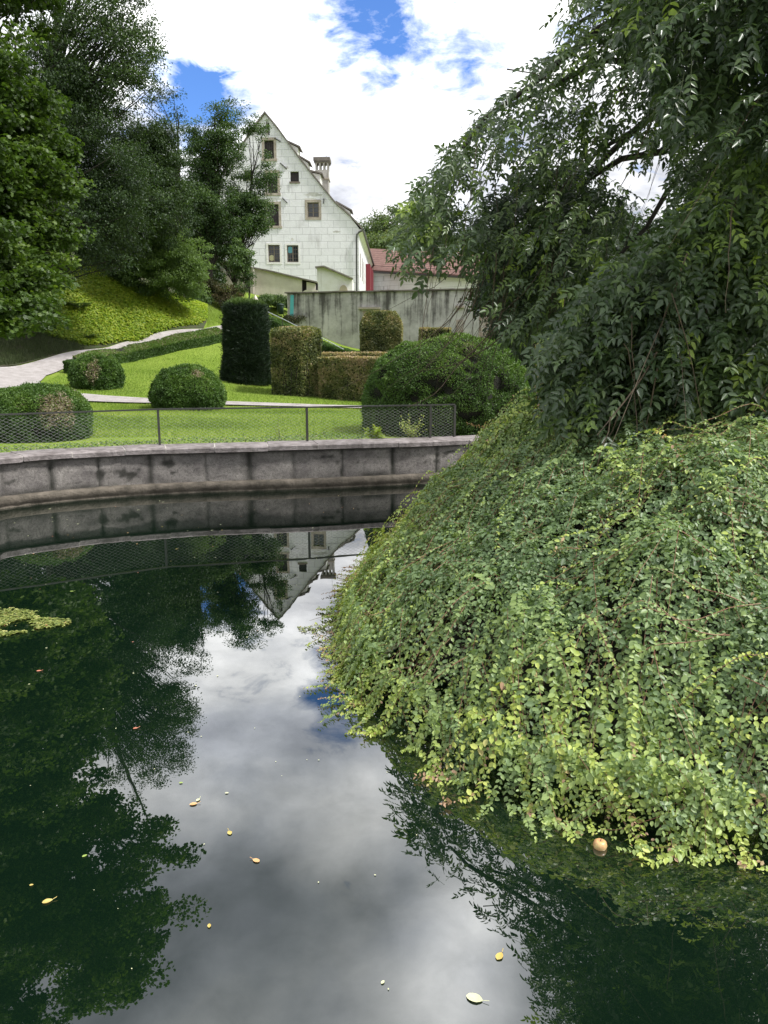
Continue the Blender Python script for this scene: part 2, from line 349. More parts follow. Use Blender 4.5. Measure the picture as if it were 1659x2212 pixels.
# lawn material
m, n, b, out = newmat('lawn_grass'); t = N(n, 'ShaderNodeTexCoord')
na = N(n, 'ShaderNodeTexNoise', Scale=.6, Detail=5.0, Roughness=.6); nb_ = N(n, 'ShaderNodeTexNoise', Scale=26.0, Detail=5.0, Roughness=.7)
for q in (na, nb_): lk(n, t.outputs['Object'], q.inputs['Vector'])
c1 = mixc(n, ramp(n, na.outputs[0], [(.35, 0.0), (.7, 1.0)]), (.20, .29, .035), (.31, .38, .075))
c2 = mixc(n, ramp(n, nb_.outputs[0], [(.3, 0.0), (.7, 1.0)]), (.10, .17, .02), c1)
lk(n, c2, b.inputs['Base Color']); b.inputs['Roughness'].default_value = .9; b.inputs['Specular IOR Level'].default_value = .1
bp = N(n, 'ShaderNodeBump', Strength=.5, Distance=.05); lk(n, nb_.outputs[0], bp.inputs['Height']); lk(n, bp.outputs[0], b.inputs['Normal'])
M_lawn = m
tag(build('ground', np.stack([GX, GY, GZ], -1).reshape(-1, 3), F, M_lawn, smooth=True), kind='structure')
def sheet(name, pixpoly, dz, mat, step=.5):
    P = ground_many([p[0] for p in pixpoly], [p[1] for p in pixpoly])[:, :2]
    return sheet_xy(name, P, dz, mat, step)
def densify(P, step):
    out = []
    for i in range(len(P)):
        a = P[i]; b = P[(i + 1) % len(P)]; m = max(1, int(np.linalg.norm(b - a) / step))
        for k in range(m): out.append(a + (b - a) * k / m)
    return np.array(out)
def sheet_xy(name, P, dz, mat, step=.5):
    P = densify(P, step); x0, y0 = P.min(0); x1, y1 = P.max(0)
    X, Y = np.meshgrid(np.arange(x0, x1, step), np.arange(y0, y1, step)); k = inside(P, X, Y)
    pts = [Vector(p) for p in P] + [Vector((a, b)) for a, b in zip(X[k], Y[k])]
    n0 = len(P); r = delaunay_2d_cdt(pts, [(i, (i + 1) % n0) for i in range(n0)], [list(range(n0))], 1, 1e-4)
    V = np.array([(v.x, v.y) for v in r[0]]); Z = height(V[:, 0], V[:, 1]) + dz
    F = np.array([f for f in r[2] if len(f) == 3])
    return tag(build(name, np.c_[V, Z], F, mat, smooth=True), kind='structure')
M_gravel = simple('gravel', (.42, .39, .38), .95, var=(.30, .275, .26), vscale=3.5, bump=.6, bscale=60)
M_soil = simple('soil', (.055, .045, .028), .95, var=(.04, .065, .015), vscale=2.2, bump=.7, bscale=14)
path_px = [(-250, 845), (-120, 818), (0, 795), (100, 776), (180, 758), (300, 735), (440, 712), (495, 703), (560, 694),
           (560, 706), (490, 716), (440, 727), (330, 748), (250, 766), (190, 781), (140, 797), (100, 813), (85, 828), (110, 842), (160, 851), (230, 857), (330, 863), (500, 869.5), (650, 875), (800, 879), (900, 882),
           (900, 887), (800, 884.5), (650, 880.5), (500, 877), (330, 873), (240, 871), (160, 868), (60, 862), (-80, 866), (-250, 880)]
sheet('gravel_path', path_px, .04, M_gravel, .35)
soil_px = [(-250, 843), (-120, 816), (0, 793), (100, 774), (180, 756), (300, 733), (440, 710), (450, 690), (470, 668), (480, 640), (470, 600)]
Ps = ground_many([p[0] for p in soil_px], [p[1] for p in soil_px])[:, :2]
Ps = np.vstack([Ps, [(-8, 56), (-20, 62), (-45, 60), (-50, 25), (-25, 20)]])
sheet_xy('hillside_soil', Ps, .03, M_soil, .6)
# water
m, n, b, out = newmat('pond_water'); b.inputs['Base Color'].default_value = (.003, .0095, .005, 1); b.inputs['Roughness'].default_value = .004; b.inputs['IOR'].default_value = 2.5
t = N(n, 'ShaderNodeTexCoord'); w1 = N(n, 'ShaderNodeTexNoise', Scale=2.0, Detail=3.0, Roughness=.5); lk(n, t.outputs['Object'], w1.inputs['Vector'])
bp = N(n, 'ShaderNodeBump', Strength=.018, Distance=.02); lk(n, w1.outputs[0], bp.inputs['Height']); lk(n, bp.outputs[0], b.inputs['Normal'])
M_water = m
wp = offset(pond, .1)[::3]
me = bpy.data.meshes.new('pond_water'); me.from_pydata([(p[0], p[1], 0) for p in wp], [], [tuple(range(len(wp)))]); me.update()
tag(link('pond_water', me, M_water), kind='structure')

# ------------------------------------------------------------------ pond wall
m, n, b, out = newmat('rough_render'); t = N(n, 'ShaderNodeTexCoord'); a = N(n, 'ShaderNodeAttribute'); a.attribute_name = 'dirt_shade'
q1 = N(n, 'ShaderNodeTexNoise', Scale=3.0, Detail=8.0, Roughness=.65); q2 = N(n, 'ShaderNodeTexNoise', Scale=30.0, Detail=6.0, Roughness=.7)
wv = N(n, 'ShaderNodeTexVoronoi', Scale=9.0); wv.feature = 'DISTANCE_TO_EDGE'
mpw = N(n, 'ShaderNodeMapping'); mpw.inputs['Scale'].default_value = (1, 1, 2.2); lk(n, t.outputs['Object'], mpw.inputs[0])
dist = N(n, 'ShaderNodeVectorMath'); dist.operation = 'ADD'; lk(n, mpw.outputs[0], dist.inputs[0]); lk(n, q2.outputs[1], dist.inputs[1]); lk(n, dist.outputs[0], wv.inputs['Vector'])
for q in (q1, q2): lk(n, t.outputs['Object'], q.inputs['Vector'])
cA = mixc(n, ramp(n, q1.outputs[0], [(.38, 0.0), (.62, 1.0)]), (.24, .22, .21), (.44, .41, .38))
cB = mixc(n, ramp(n, q2.outputs[0], [(.35, .6), (.5, 0.0)]), cA, (.13, .12, .11))
crk = ramp(n, wv.outputs['Distance'], [(.0, .95), (.06, 0.0)])
cB = mixc(n, crk, cB, (.05, .046, .042))
cC = mixc(n, a.outputs['Fac'], cB, (.022, .024, .016)); lk(n, cC, b.inputs['Base Color']); b.inputs['Roughness'].default_value = .85
bp = N(n, 'ShaderNodeBump', Strength=.9, Distance=.03); hh = math_n(n, 'ADD', q2.outputs[0], math_n(n, 'MULTIPLY', crk, -.6)); lk(n, hh, bp.inputs['Height']); lk(n, bp.outputs[0], b.inputs['Normal'])
M_render = m
M_cope = simple('coping_stone', (.33, .295, .29), .8, var=(.15, .13, .125), vscale=7, bump=.7, bscale=35)
M_ledge = simple('wet_ledge', (.17, .145, .115), .8, var=(.07, .06, .045), vscale=6, bump=.7, bscale=25)
M_joint = simple('pale_mortar', (.5, .47, .43), .9)
# resample wall curve by arclength from the point farthest left-back round to the right
seg = catmull(pond_ctrl, .02)
L = np.r_[0, np.cumsum(np.linalg.norm(np.diff(seg, axis=0), axis=1))]
i0 = int(np.argmin(np.abs(seg[:, 0] + 8.4) + np.abs(seg[:, 1] - 4.5))); S0 = L[i0]
i1 = int(np.argmin(np.hypot(seg[:, 0] - 9.2, seg[:, 1] - 6.5))); S1 = L[i1]
def wall_at(s):
    x = np.interp(s, L, seg[:, 0]); y = np.interp(s, L, seg[:, 1]); e = .05
    tx = np.interp(s + e, L, seg[:, 0]) - np.interp(s - e, L, seg[:, 0]); ty = np.interp(s + e, L, seg[:, 1]) - np.interp(s - e, L, seg[:, 1]); q = np.hypot(tx, ty)
    return x, y, tx / q, ty / q
def wpt(s, off, z):
    x, y, tx, ty = wall_at(s); return Vector((x - ty * off, y + tx * off, z))
wall_e = empty('pond_wall', (0, 11.4, .5), 'curved rendered stone wall round the far edge of the pond', 'wall')
ss = np.arange(S0, S1, .025); zz = np.r_[-1.2, -.3, np.linspace(0, .575, 26)]
x, y, tx, ty = wall_at(ss)
SS, ZZ = np.meshgrid(ss, zz); X, _ = np.meshgrid(x, zz); Y, _ = np.meshgrid(y, zz); TX, _ = np.meshgrid(tx, zz); TY, _ = np.meshgrid(ty, zz)
q = np.stack([SS, ZZ * 1.6, SS * 0], -1)
dsp = (fbm(q, 4.0, 3) - .5) * .035 + np.abs(fbm(q + 9, 9.0, 2) - .5) * -.02
dirt_shade = np.zeros(SS.shape)
joints = []
s = S0
while s < S1:
    joints.append(s); s += .60 + .22 * rnd.random()
for j in joints:
    w = .015 + .05 * rnd.random() ** 2; amp = rnd.choice([.5, .8, 1, 1]); nn = fbm(q, 6, 2, off=j)
    w2 = w + .04 * (1 - np.clip(ZZ / .57, 0, 1)) ** 3 + .02 * (ZZ > .5)
    dirt_shade = np.maximum(dirt_shade, amp * np.exp(-((SS - j + .03 * (nn - .5)) / w2) ** 2) * (.55 + .6 * nn)); dsp = dsp + .018 * np.exp(-((SS - j) / .03) ** 2)
dirt_shade = np.maximum(dirt_shade, np.clip((.24 - ZZ) / .07, 0, 1) * np.clip(fbm(q, 3, 2) * 2 - .8, 0, 1)); dirt_shade = np.maximum(dirt_shade, np.clip((fbm(q, 5, 3, off=5) - .66) * 9, 0, .8))
dirt_shade = np.maximum(dirt_shade, np.clip((ZZ - .53) / .04, 0, 1) * .7)  # shade under the coping overhang, painted as an even dark band
V = np.stack([X - TY * dsp, Y + TX * dsp, ZZ], -1).reshape(-1, 3)
id_ = np.arange(SS.size).reshape(SS.shape); F = np.stack([id_[:-1, :-1], id_[:-1, 1:], id_[1:, 1:], id_[1:, :-1]], -1).reshape(-1, 4)
build('wall_face', V, F, M_render, wall_e, smooth=True, attrs={'dirt_shade': ('POINT', np.clip(dirt_shade, 0, 1).ravel())})
mb = MB()
for ox, z0, z1 in ((.45, -.5, .57),):
    for a_ in np.arange(S0, S1 - .3, .3):
        p = [wpt(a_, .05, z1), wpt(a_ + .3, .05, z1), wpt(a_ + .3, .45, z1), wpt(a_, .45, z1)]; mb.add(p, [(0, 1, 2, 3)])
        p = [wpt(a_, .45, z0), wpt(a_ + .3, .45, z0), wpt(a_ + .3, .45, z1), wpt(a_, .45, z1)]; mb.add(p, [(0, 1, 2, 3)])
mb.build('wall_back', M_render, wall_e)
mb = MB(); mj = MB(); s = S0
while s < S1 - 1:
    e = s + .55 + .25 * rnd.random(); dz = rnd.uniform(-.006, .006); d0 = -.075 + rnd.uniform(-.012, .012)
    k = 5; pr = []
    for i in range(k + 1):
        q_ = s + .007 + (e - s - .014) * i / k; j = rnd.uniform(-.008, .008)
        pr.append([wpt(q_, d0 + j, .585 + dz), wpt(q_, d0 + j - .004, .645 + dz), wpt(q_, d0 + j + .02, .662 + dz), wpt(q_, .50, .668 + dz), wpt(q_, .50, .585 + dz)])
    o = len(mb.v); vs = [v for r_ in pr for v in r_]; fs = []
    for i in range(k):
        for c in range(5): d_ = (c + 1) % 5; fs.append((i * 5 + c, (i + 1) * 5 + c, (i + 1) * 5 + d_, i * 5 + d_))
    fs += [tuple(range(5))[::-1], tuple(range(k * 5, k * 5 + 5))]
    mb.add(vs, fs)
    p = [wpt(e - .008, -.06, .59), wpt(e + .008, -.06, .59), wpt(e + .008, .49, .59), wpt(e - .008, .49, .59)]
    mj.add([v for v in p] + [v + Vector((0, 0, .068)) for v in p], [(0, 1, 5, 4), (1, 2, 6, 5), (2, 3, 7, 6), (3, 0, 4, 7), (4, 5, 6, 7)])
    s = e
mb.build('coping', M_cope, wall_e); mj.build('coping_mortar', M_joint, wall_e)
ls = np.arange(S0, S1, .06); prof = [(-.09, -1.0), (-.075, -.02), (-.07, .02), (-.068, .035), (-.085, .04), (-.085, .125), (-.07, .14), (.06, .16)]
V = []
for (o_, z_) in prof:
    x, y, tx, ty = wall_at(ls); jj = (fbm(np.stack([ls * 3, ls * 0 + z_ * 10, ls * 0], -1), 3, 3) - .5) * .03
    V.append(np.stack([x - ty * (o_ + jj), y + tx * (o_ + jj), z_ + jj * .4 + ls * 0], -1))
V = np.array(V); id_ = np.arange(V.shape[0] * V.shape[1]).reshape(V.shape[:2]); F = np.stack([id_[:-1, :-1], id_[:-1, 1:], id_[1:, 1:], id_[1:, :-1]], -1).reshape(-1, 4)
build('ledge', V.reshape(-1, 3), F, M_ledge, wall_e, smooth=False)
# near bank behind the camera
# ------------------------------------------------------------------ fence
def s_of_px(px, off, z):
    best = None
    for s in np.arange(S0, S1, .02):
        v = wpt(s, off, z); d = v - Vector((0, 0, CAMZ)); yc = d.y * math.cos(PITCH) - d.z * math.sin(PITCH)
        p = 829.5 + FPX * d.x / yc
        if best is None or abs(p - px) < best[0]: best = (abs(p - px), s)
    return best[1]
def fence(label, svals, off, z0, z1, end_cap):
    root = empty('mesh_fence', wpt(svals[0], off, z0), label, 'fence', 'low mesh fences round the pond')
    for s in svals:
        p = wpt(s, off, z0 - .05); MB().box((p.x, p.y, (z0 - .05 + z1 - .008) / 2), (.034, .034, z1 - z0 + .04), math.atan2(wall_at(s)[3], wall_at(s)[2])).build('post', M_black, root)
    mb = MB()
    for a, b_ in zip(svals[:-1], svals[1:]): mb.bar(wpt(a, off, z1), wpt(b_, off, z1), .04, .022)
    mb.build('rail', M_black, root)
    paths = []
    for a, b_ in zip(svals[:-1], svals[1:]):
        A = np.array(wpt(a, off, 0)); B = np.array(wpt(b_, off, 0)); Lp = np.linalg.norm(B[:2] - A[:2]); H = z1 - z0 - .03; sl = .52
        w = H / sl; k = -w
        while k < Lp:
            for sg in (1, -1):
                u0, u1 = max(k, 0), min(k + w, Lp)
                if u1 - u0 < .02: continue
                h0, h1 = (u0 - k) * sl, (u1 - k) * sl
                if sg < 0: h0, h1 = H - h0, H - h1
                p0 = A + (B - A) * u0 / Lp; p1 = A + (B - A) * u1 / Lp; p0[2] = z0 + .015 + h0; p1[2] = z0 + .015 + h1
                paths.append(np.array([p0, p1]))
            k += .088
    tubes('wire_mesh', paths, [np.array([.0013, .0013])] * len(paths), M_wire, root, n=3)
    return root
fs_px = [s_of_px(p, .36, 1.2) for p in (340, 663, 930, 983)]
d = fs_px[1] - fs_px[0]
fence('black steel fence with diamond wire mesh along the pond coping', [fs_px[0] - 3 * d, fs_px[0] - 2 * d, fs_px[0] - d] + fs_px, .36, .665, 1.19, True)
sr = [s_of_px(p, 1.1, 1.2) for p in (1162, 1212, 1330)]
fence('short stretch of wire mesh fence half hidden behind the honeysuckle', sr, 1.1, .68, 1.27, True)

# ------------------------------------------------------------------ ground cover, grass
def scatter_poly(P2, n):
    x0, y0 = P2.min(0); x1, y1 = P2.max(0); out = np.zeros((0, 2))
    while len(out) < n:
        q = RS.rand(n * 2, 2) * [x1 - x0, y1 - y0] + [x0, y0]; out = np.vstack([out, q[inside(P2, q[:, 0], q[:, 1])]])
    return out[:n]
def gpoly(px): return ground_many([p[0] for p in px], [p[1] for p in px])[:, :2]
bank = gpoly([(150, 575), (215, 578), (300, 615), (400, 650), (446, 662), (447, 690), (430, 703), (330, 725), (250, 742), (180, 748), (110, 730), (60, 705), (40, 680), (120, 640)])
q = scatter_poly(bank, 60000); nz = fbm(np.c_[q, q[:, :1] * 0], .6, 2)
hgt = RS.rand(len(q)) * .16 * (.5 + nz); P = np.c_[q, height(q[:, 0], q[:, 1]) + .04 + hgt]
e_ = .3; gn = np.c_[-(height(q[:, 0] + e_, q[:, 1]) - height(q[:, 0] - e_, q[:, 1])) / (2 * e_), -(height(q[:, 0], q[:, 1] + e_) - height(q[:, 0], q[:, 1] - e_)) / (2 * e_), np.ones(len(q))]
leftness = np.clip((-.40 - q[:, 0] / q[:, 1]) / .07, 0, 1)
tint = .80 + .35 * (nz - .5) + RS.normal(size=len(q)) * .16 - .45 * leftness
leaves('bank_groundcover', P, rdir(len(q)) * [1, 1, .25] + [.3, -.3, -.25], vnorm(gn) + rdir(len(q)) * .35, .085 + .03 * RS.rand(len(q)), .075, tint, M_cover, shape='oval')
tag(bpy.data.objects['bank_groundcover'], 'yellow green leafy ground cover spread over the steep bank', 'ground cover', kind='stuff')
# rough grass on the dark soil part of the bank
rg = gpoly([(-60, 690), (60, 690), (170, 745), (185, 757), (100, 773), (0, 792), (-60, 803)])
rg2 = gpoly([(440, 640), (500, 648), (500, 700), (447, 708), (446, 665)])
for poly, nb, lab, sh in ((rg, 16000, 'rough dark grass at the foot of the bank beside the gravel path', -.35), (rg2, 9000, 'patch of longer bright grass where the bank meets the path top', .15)):
    q = scatter_poly(poly, nb); P = np.c_[q, height(q[:, 0], q[:, 1]) + .02]
    tag(leaves('rough_grass', P, rdir(nb) * .5 + [0, 0, 1], rdir(nb), .12 + .12 * RS.rand(nb), .012, .5 + sh + RS.normal(size=nb) * .2, M_rough if sh < 0 else M_blade, shape='blade'), lab, 'grass', kind='stuff')
# lawn blades
lawn1 = gpoly([(-150, 958), (0, 950), (200, 946), (500, 944), (800, 944), (1150, 944), (1150, 884), (900, 888), (650, 882), (330, 875), (160, 870), (-150, 872)])
lawn2 = gpoly([(90, 828), (115, 840), (160, 849), (330, 861), (650, 873), (900, 880), (900, 840), (700, 770), (490, 722), (430, 735), (250, 778), (140, 800)])
for poly, nb, lab in ((lawn1, 110000, 'mown lawn grass between pond coping and narrow gravel path'), (lawn2, 90000, 'mown lawn grass rising beyond the narrow gravel path')):
    q = scatter_poly(poly, nb); P = np.c_[q, height(q[:, 0], q[:, 1]) + .0]; nz = fbm(np.c_[q, q[:, :1] * 0], .7, 3)
    tag(leaves('lawn_grass', P, rdir(nb) * .55 + [0, 0, 1], rdir(nb), .03 + .05 * RS.rand(nb) * (.4 + nz), .012, .5 + (nz - .5) * 1.3 + RS.normal(size=nb) * .24, M_blade, shape='blade'), lab, 'grass', kind='stuff')
# low hedge-like edging directly behind the coping
es = np.arange(s_of_px(-80, .6, .7), s_of_px(800, .6, .7), .0016); ns = len(es)
x, y, tx, ty = wall_at(es); of = .56 + .30 * RS.rand(ns); bump_h = .05 + .11 * vnoise(np.stack([es * 2.2, es * 0, es * 0], -1)) ** 1.2
hh = RS.rand(ns) ** .6 * bump_h * (1 - np.abs(of - .71) / .3)
P = np.stack([x - ty * of, y + tx * of, .63 + hh], -1)
tag(leaves('edging_plants', P, rdir(ns) * [1, 1, .5] + [0, 0, .3], rdir(ns) * .6 + [0, -.2, 1], .028 + .014 * RS.rand(ns), .018, .62 + RS.normal(size=ns) * .2 - .3 * (hh < .03), M_box, shape='dia'), 'low leafy edging plants growing along the back of the coping', 'edging plants', kind='stuff')

# ------------------------------------------------------------------ clipped shrubs
def surf_lathe(prof_r, H, n, rs=RS):
    """sample points on a body of revolution: prof_r(t) radius at height t*H"""
    t = np.linspace(0, 1, 200); r = prof_r(t); ds = np.hypot(np.gradient(r), np.gradient(t * H)); w = r * ds; cdf = np.cumsum(w); cdf /= cdf[-1]
    tt = np.interp(rs.rand(n), cdf, t); a = rs.rand(n) * 2 * math.pi; rr = prof_r(tt); dr = np.interp(tt, t, np.gradient(r, t * H + 1e-9))
    P = np.c_[rr * np.cos(a), rr * np.sin(a), tt * H]; Nn = vnorm(np.c_[np.cos(a), np.sin(a), -dr]); return P, Nn
def clipped(name, label, cat, base, rx, ry, H, prof, nleaf, L, W, mat, tintf, rough=.03, shape='oval', up=.0, group=None, rot=0.0, hollow=0.0, fuzz=.5):
    root = empty(name, base, label, cat, group)
    P, Nn = surf_lathe(prof, H, nleaf); P = P * [rx, ry, 1]; Nn = vnorm(Nn / [rx, ry, 1])
    bo = np.array(base)
    def dispf(Q): 
        d_ = (fbm((Q + bo), 1.6 / max(rx, .6), 2) - .5) * rough * 6 + (fbm(Q + bo, 7.0 / max(rx, .6), 2) - .5) * rough * 4.5
        if hollow: d_ = d_ - hollow * np.clip((fbm(Q + bo, 1.9, 3, off=31) - .57) * 9, 0, 1)
        return d_
    ds = dispf(P); Q = P + Nn * (ds - np.abs(RS.normal(size=nleaf)) * L * .5 + L * 1.6 * (RS.rand(nleaf) < .035) * RS.rand(nleaf))[:, None]
    D = rdir(nleaf) * fuzz * 1.6 + Nn * .8 + [0, 0, up]
    if rot: 
        c, s_ = math.cos(rot), math.sin(rot); Mx = np.array([[c, s_, 0], [-s_, c, 0], [0, 0, 1]]); Q = Q @ Mx; D = D @ Mx; Nn2 = Nn @ Mx
    else: Nn2 = Nn
    tint = tintf(P + bo, P, Nn) + RS.normal(size=nleaf) * .09
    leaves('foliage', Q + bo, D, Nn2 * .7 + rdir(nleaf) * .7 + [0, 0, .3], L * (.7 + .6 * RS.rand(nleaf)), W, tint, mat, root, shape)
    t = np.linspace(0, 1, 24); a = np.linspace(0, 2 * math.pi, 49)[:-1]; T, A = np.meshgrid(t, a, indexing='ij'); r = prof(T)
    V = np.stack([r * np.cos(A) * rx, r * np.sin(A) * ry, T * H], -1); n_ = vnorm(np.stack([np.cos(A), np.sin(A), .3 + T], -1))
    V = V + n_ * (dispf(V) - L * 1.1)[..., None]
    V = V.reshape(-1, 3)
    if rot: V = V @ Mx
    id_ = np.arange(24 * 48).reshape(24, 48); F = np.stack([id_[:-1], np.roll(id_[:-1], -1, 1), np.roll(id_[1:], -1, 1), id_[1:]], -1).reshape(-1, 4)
    build('shade_core', V + bo, F, M_core, root, smooth=True)
    return root
def dome_prof(p=2.6, base=.93):
    def f(t): return np.clip(1 - np.clip((t - .28) / .72, 0, 1) ** p, 0, 1) ** (1 / 2.1) * (base + (1 - base) * np.clip(t / .28, 0, 1))
    return f
def brown_patch(c, r, extra=0, seed=0.0):
    c = np.array(c)
    def f(W, P, Nn):
        d = (W - c) / np.array(r); q = np.sqrt((d ** 2).sum(1)) + (fbm(W, 5, 3, off=seed) - .5) * 1.1
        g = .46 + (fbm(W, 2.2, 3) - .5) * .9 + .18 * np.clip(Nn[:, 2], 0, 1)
        return np.where(RS.rand(len(W)) < np.clip((1.05 - q) * 2.2, 0, .93), .93 + .05 * RS.rand(len(W)), np.clip(g, 0, .84))
    return f
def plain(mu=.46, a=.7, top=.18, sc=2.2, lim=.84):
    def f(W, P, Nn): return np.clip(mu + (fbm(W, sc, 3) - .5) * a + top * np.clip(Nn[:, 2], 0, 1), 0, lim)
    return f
def topi(pxc, pyb, wpx, hpx, D, **kw):
    b_ = at(pxc, pyb, D); rx = wpx / 2 * D / FPX * 1.03; H = hpx * D / FPX * 1.0
    return b_, rx, H
# big dome right
b_, rx, H = topi(967, 945, 352, 205, 14.3); b_.z = .6
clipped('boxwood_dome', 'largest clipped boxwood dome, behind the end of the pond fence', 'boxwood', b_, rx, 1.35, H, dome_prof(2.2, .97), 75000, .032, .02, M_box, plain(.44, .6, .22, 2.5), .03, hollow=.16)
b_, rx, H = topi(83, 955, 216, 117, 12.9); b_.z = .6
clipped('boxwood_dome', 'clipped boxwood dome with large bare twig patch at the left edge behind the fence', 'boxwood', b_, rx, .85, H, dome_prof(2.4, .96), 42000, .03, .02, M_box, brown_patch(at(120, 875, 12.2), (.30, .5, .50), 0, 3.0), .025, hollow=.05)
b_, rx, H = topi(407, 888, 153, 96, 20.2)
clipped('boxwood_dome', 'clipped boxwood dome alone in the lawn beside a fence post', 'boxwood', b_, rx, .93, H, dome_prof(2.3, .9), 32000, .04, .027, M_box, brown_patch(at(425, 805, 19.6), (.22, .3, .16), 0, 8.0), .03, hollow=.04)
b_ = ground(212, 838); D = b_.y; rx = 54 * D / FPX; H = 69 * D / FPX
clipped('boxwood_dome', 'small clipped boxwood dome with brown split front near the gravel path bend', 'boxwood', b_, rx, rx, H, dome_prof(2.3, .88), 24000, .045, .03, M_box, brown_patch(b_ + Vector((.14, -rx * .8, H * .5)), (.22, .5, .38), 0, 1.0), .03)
# yew cone
b_ = ground(535, 830); D = b_.y; rx = 52 * D / FPX; H = 172 * D / FPX
def coneprof(t): return np.where(t < .93, 1 - .17 * t / .93, .83 * np.clip(1 - ((t - .93) / .07) ** 2, 0, 1) ** .5) 
clipped('yew_cone', 'dark clipped yew with flat top standing in the middle of the lawn', 'yew', b_, rx, rx, H, coneprof, 42000, .13, .022, M_yew, lambda W, P, Nn: .30 + (fbm(W, 3, 3) - .5) * .6 + 1.0 * np.clip(Nn[:, 2] - .25, 0, 1), .025, 'blade', up=.5)  # upward needles tinted brighter: light on the top put into the colour
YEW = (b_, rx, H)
b_, rx, H = topi(1095, 880, 100, 170, 19.0); b_ = Vector((b_.x, b_.y, hz(b_.x, b_.y)))
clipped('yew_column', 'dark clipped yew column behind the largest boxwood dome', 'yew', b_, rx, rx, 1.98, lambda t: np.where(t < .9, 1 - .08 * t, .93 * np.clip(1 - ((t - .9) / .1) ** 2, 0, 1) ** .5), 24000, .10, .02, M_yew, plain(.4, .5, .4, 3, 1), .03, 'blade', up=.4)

# box hedges of beech
def hedge_block(name, label, cat, poly, z0, z1, nleaf, L, mat, tintf, group=None, rnd_top=0.0, stems=True, shape='oval', z0f=None, z1f=None):
    """poly: footprint (ccw or cw) list of xy; vertical walls + top"""
    P2 = np.array(poly, float); c = P2.mean(0); n_ = len(P2); root = empty(name, (c[0], c[1], z0), label, cat, group)
    zt = z1f if z1f else (lambda x, y: z1 + x * 0); zb = z0f if z0f else (lambda x, y: z0 + x * 0)
    ed = [(P2[i], P2[(i + 1) % n_]) for i in range(n_)]; ln = np.array([np.linalg.norm(b - a) for a, b in ed]); hgt = z1 - z0 if not z1f else abs(zt(c[0], c[1]) - zb(c[0], c[1]))
    area_s = ln * hgt; A = 0.5 * abs(sum(P2[i][0] * P2[(i + 1) % n_][1] - P2[(i + 1) % n_][0] * P2[i][1] for i in range(n_)))
    tot = area_s.sum() + A; Ps = []; Ns = []
    for (a, b), ar in zip(ed, area_s):
        k = int(nleaf * ar / tot); u = RS.rand(k); v = RS.rand(k); d = b - a; nn = np.array([d[1], -d[0]]) / np.linalg.norm(d)
        if ((a + b) / 2 - c) @ nn < 0: nn = -nn
        xyp = a + d * u[:, None]; zb_ = zb(xyp[:, 0], xyp[:, 1]); zt_ = zt(xyp[:, 0], xyp[:, 1])
        Ps.append(np.c_[xyp, zb_ + (zt_ - zb_) * v]); Ns.append(np.tile([nn[0], nn[1], 0], (k, 1)))
    k = int(nleaf * A / tot * 1.3); q = scatter_poly(P2, k); Ps.append(np.c_[q, zt(q[:, 0], q[:, 1])]); Ns.append(np.tile([0, 0, 1.], (k, 1)))
    P = np.concatenate(Ps); Nn = np.concatenate(Ns); k = len(P)
    if rnd_top:
        ex = np.clip((P[:, 2] - (z1 - rnd_top)) / rnd_top, 0, 1); cc = np.array([c[0], c[1], z1 - rnd_top]); sh = 1 - .35 * (ex ** 2.2)
        top = Nn[:, 2] > .5; r_ = np.linalg.norm(P[:, :2] - c, axis=1) / np.linalg.norm(P2 - c, axis=1).max()
        P[:, :2] = c + (P[:, :2] - c) * sh[:, None]; P[top, 2] -= (r_[top] ** 3) * rnd_top * .35
    ds = (fbm(P, 1.7, 2) - .5) * .10 - np.abs(RS.normal(size=k)) * .035
    leaves('foliage', P + Nn * ds[:, None], rdir(k) + Nn * .5 + [0, 0, -.3], Nn * .8 + rdir(k) * .8 + [0, 0, .3], L * (.7 + .6 * RS.rand(k)), L * .62, tintf(P, P, Nn) + RS.normal(size=k) * .13, mat, root, shape)
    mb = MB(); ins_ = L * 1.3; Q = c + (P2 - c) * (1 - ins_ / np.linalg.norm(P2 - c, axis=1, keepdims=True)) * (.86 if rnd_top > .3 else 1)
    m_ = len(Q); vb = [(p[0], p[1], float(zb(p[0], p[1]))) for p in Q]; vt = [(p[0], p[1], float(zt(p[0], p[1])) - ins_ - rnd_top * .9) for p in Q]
    mb.add(vb + vt, [tuple(range(m_, 2 * m_))] + [(i, (i + 1) % m_, (i + 1) % m_ + m_, i + m_) for i in range(m_)]); mb.build('shade_core', M_core, root)
    if stems:
        pth = []
        for i in range(int(ln.sum() / .35)):
            e_i = rnd.randrange(n_); a, b = ed[e_i]; p = a + (b - a) * rnd.random(); p = c + (p - c) * .97; zb_ = float(zb(p[0], p[1])); zt_ = float(zt(p[0], p[1]))
            tt = np.linspace(0, 1, 6); w = np.array([rnd.uniform(-.1, .1), rnd.uniform(-.03, .03)])
            pth.append(np.c_[p[0] + w[0] * tt + .03 * np.sin(tt * 9 + i), p[1] + w[1] * tt, zb_ + (zt_ - zb_) * .8 * tt])
        tubes('stems', pth, [np.linspace(.022, .006, 6)] * len(pth), M_bark, root, 5)
    return root
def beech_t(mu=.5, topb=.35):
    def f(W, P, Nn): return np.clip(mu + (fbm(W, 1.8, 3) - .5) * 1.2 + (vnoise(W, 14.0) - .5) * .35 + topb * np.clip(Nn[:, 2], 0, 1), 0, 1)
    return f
def quad_px(pts): return [xy(px, 800, Y) for px, Y in pts]
g1 = ground(640, 855); z0 = g1.z; D = g1.y
ztop = at(640, 706, D).z
hedge_block('beech_hedge', 'tall square clipped beech block beside the dark yew', 'hedge', quad_px([(587, D), (652, D - .35), (694, D + .1), (691, D + 1.8), (590, D + 1.8)]), z0, ztop, 40000, .06, M_beech, beech_t(.5, .3), 'clipped beech hedges', rnd_top=.12)
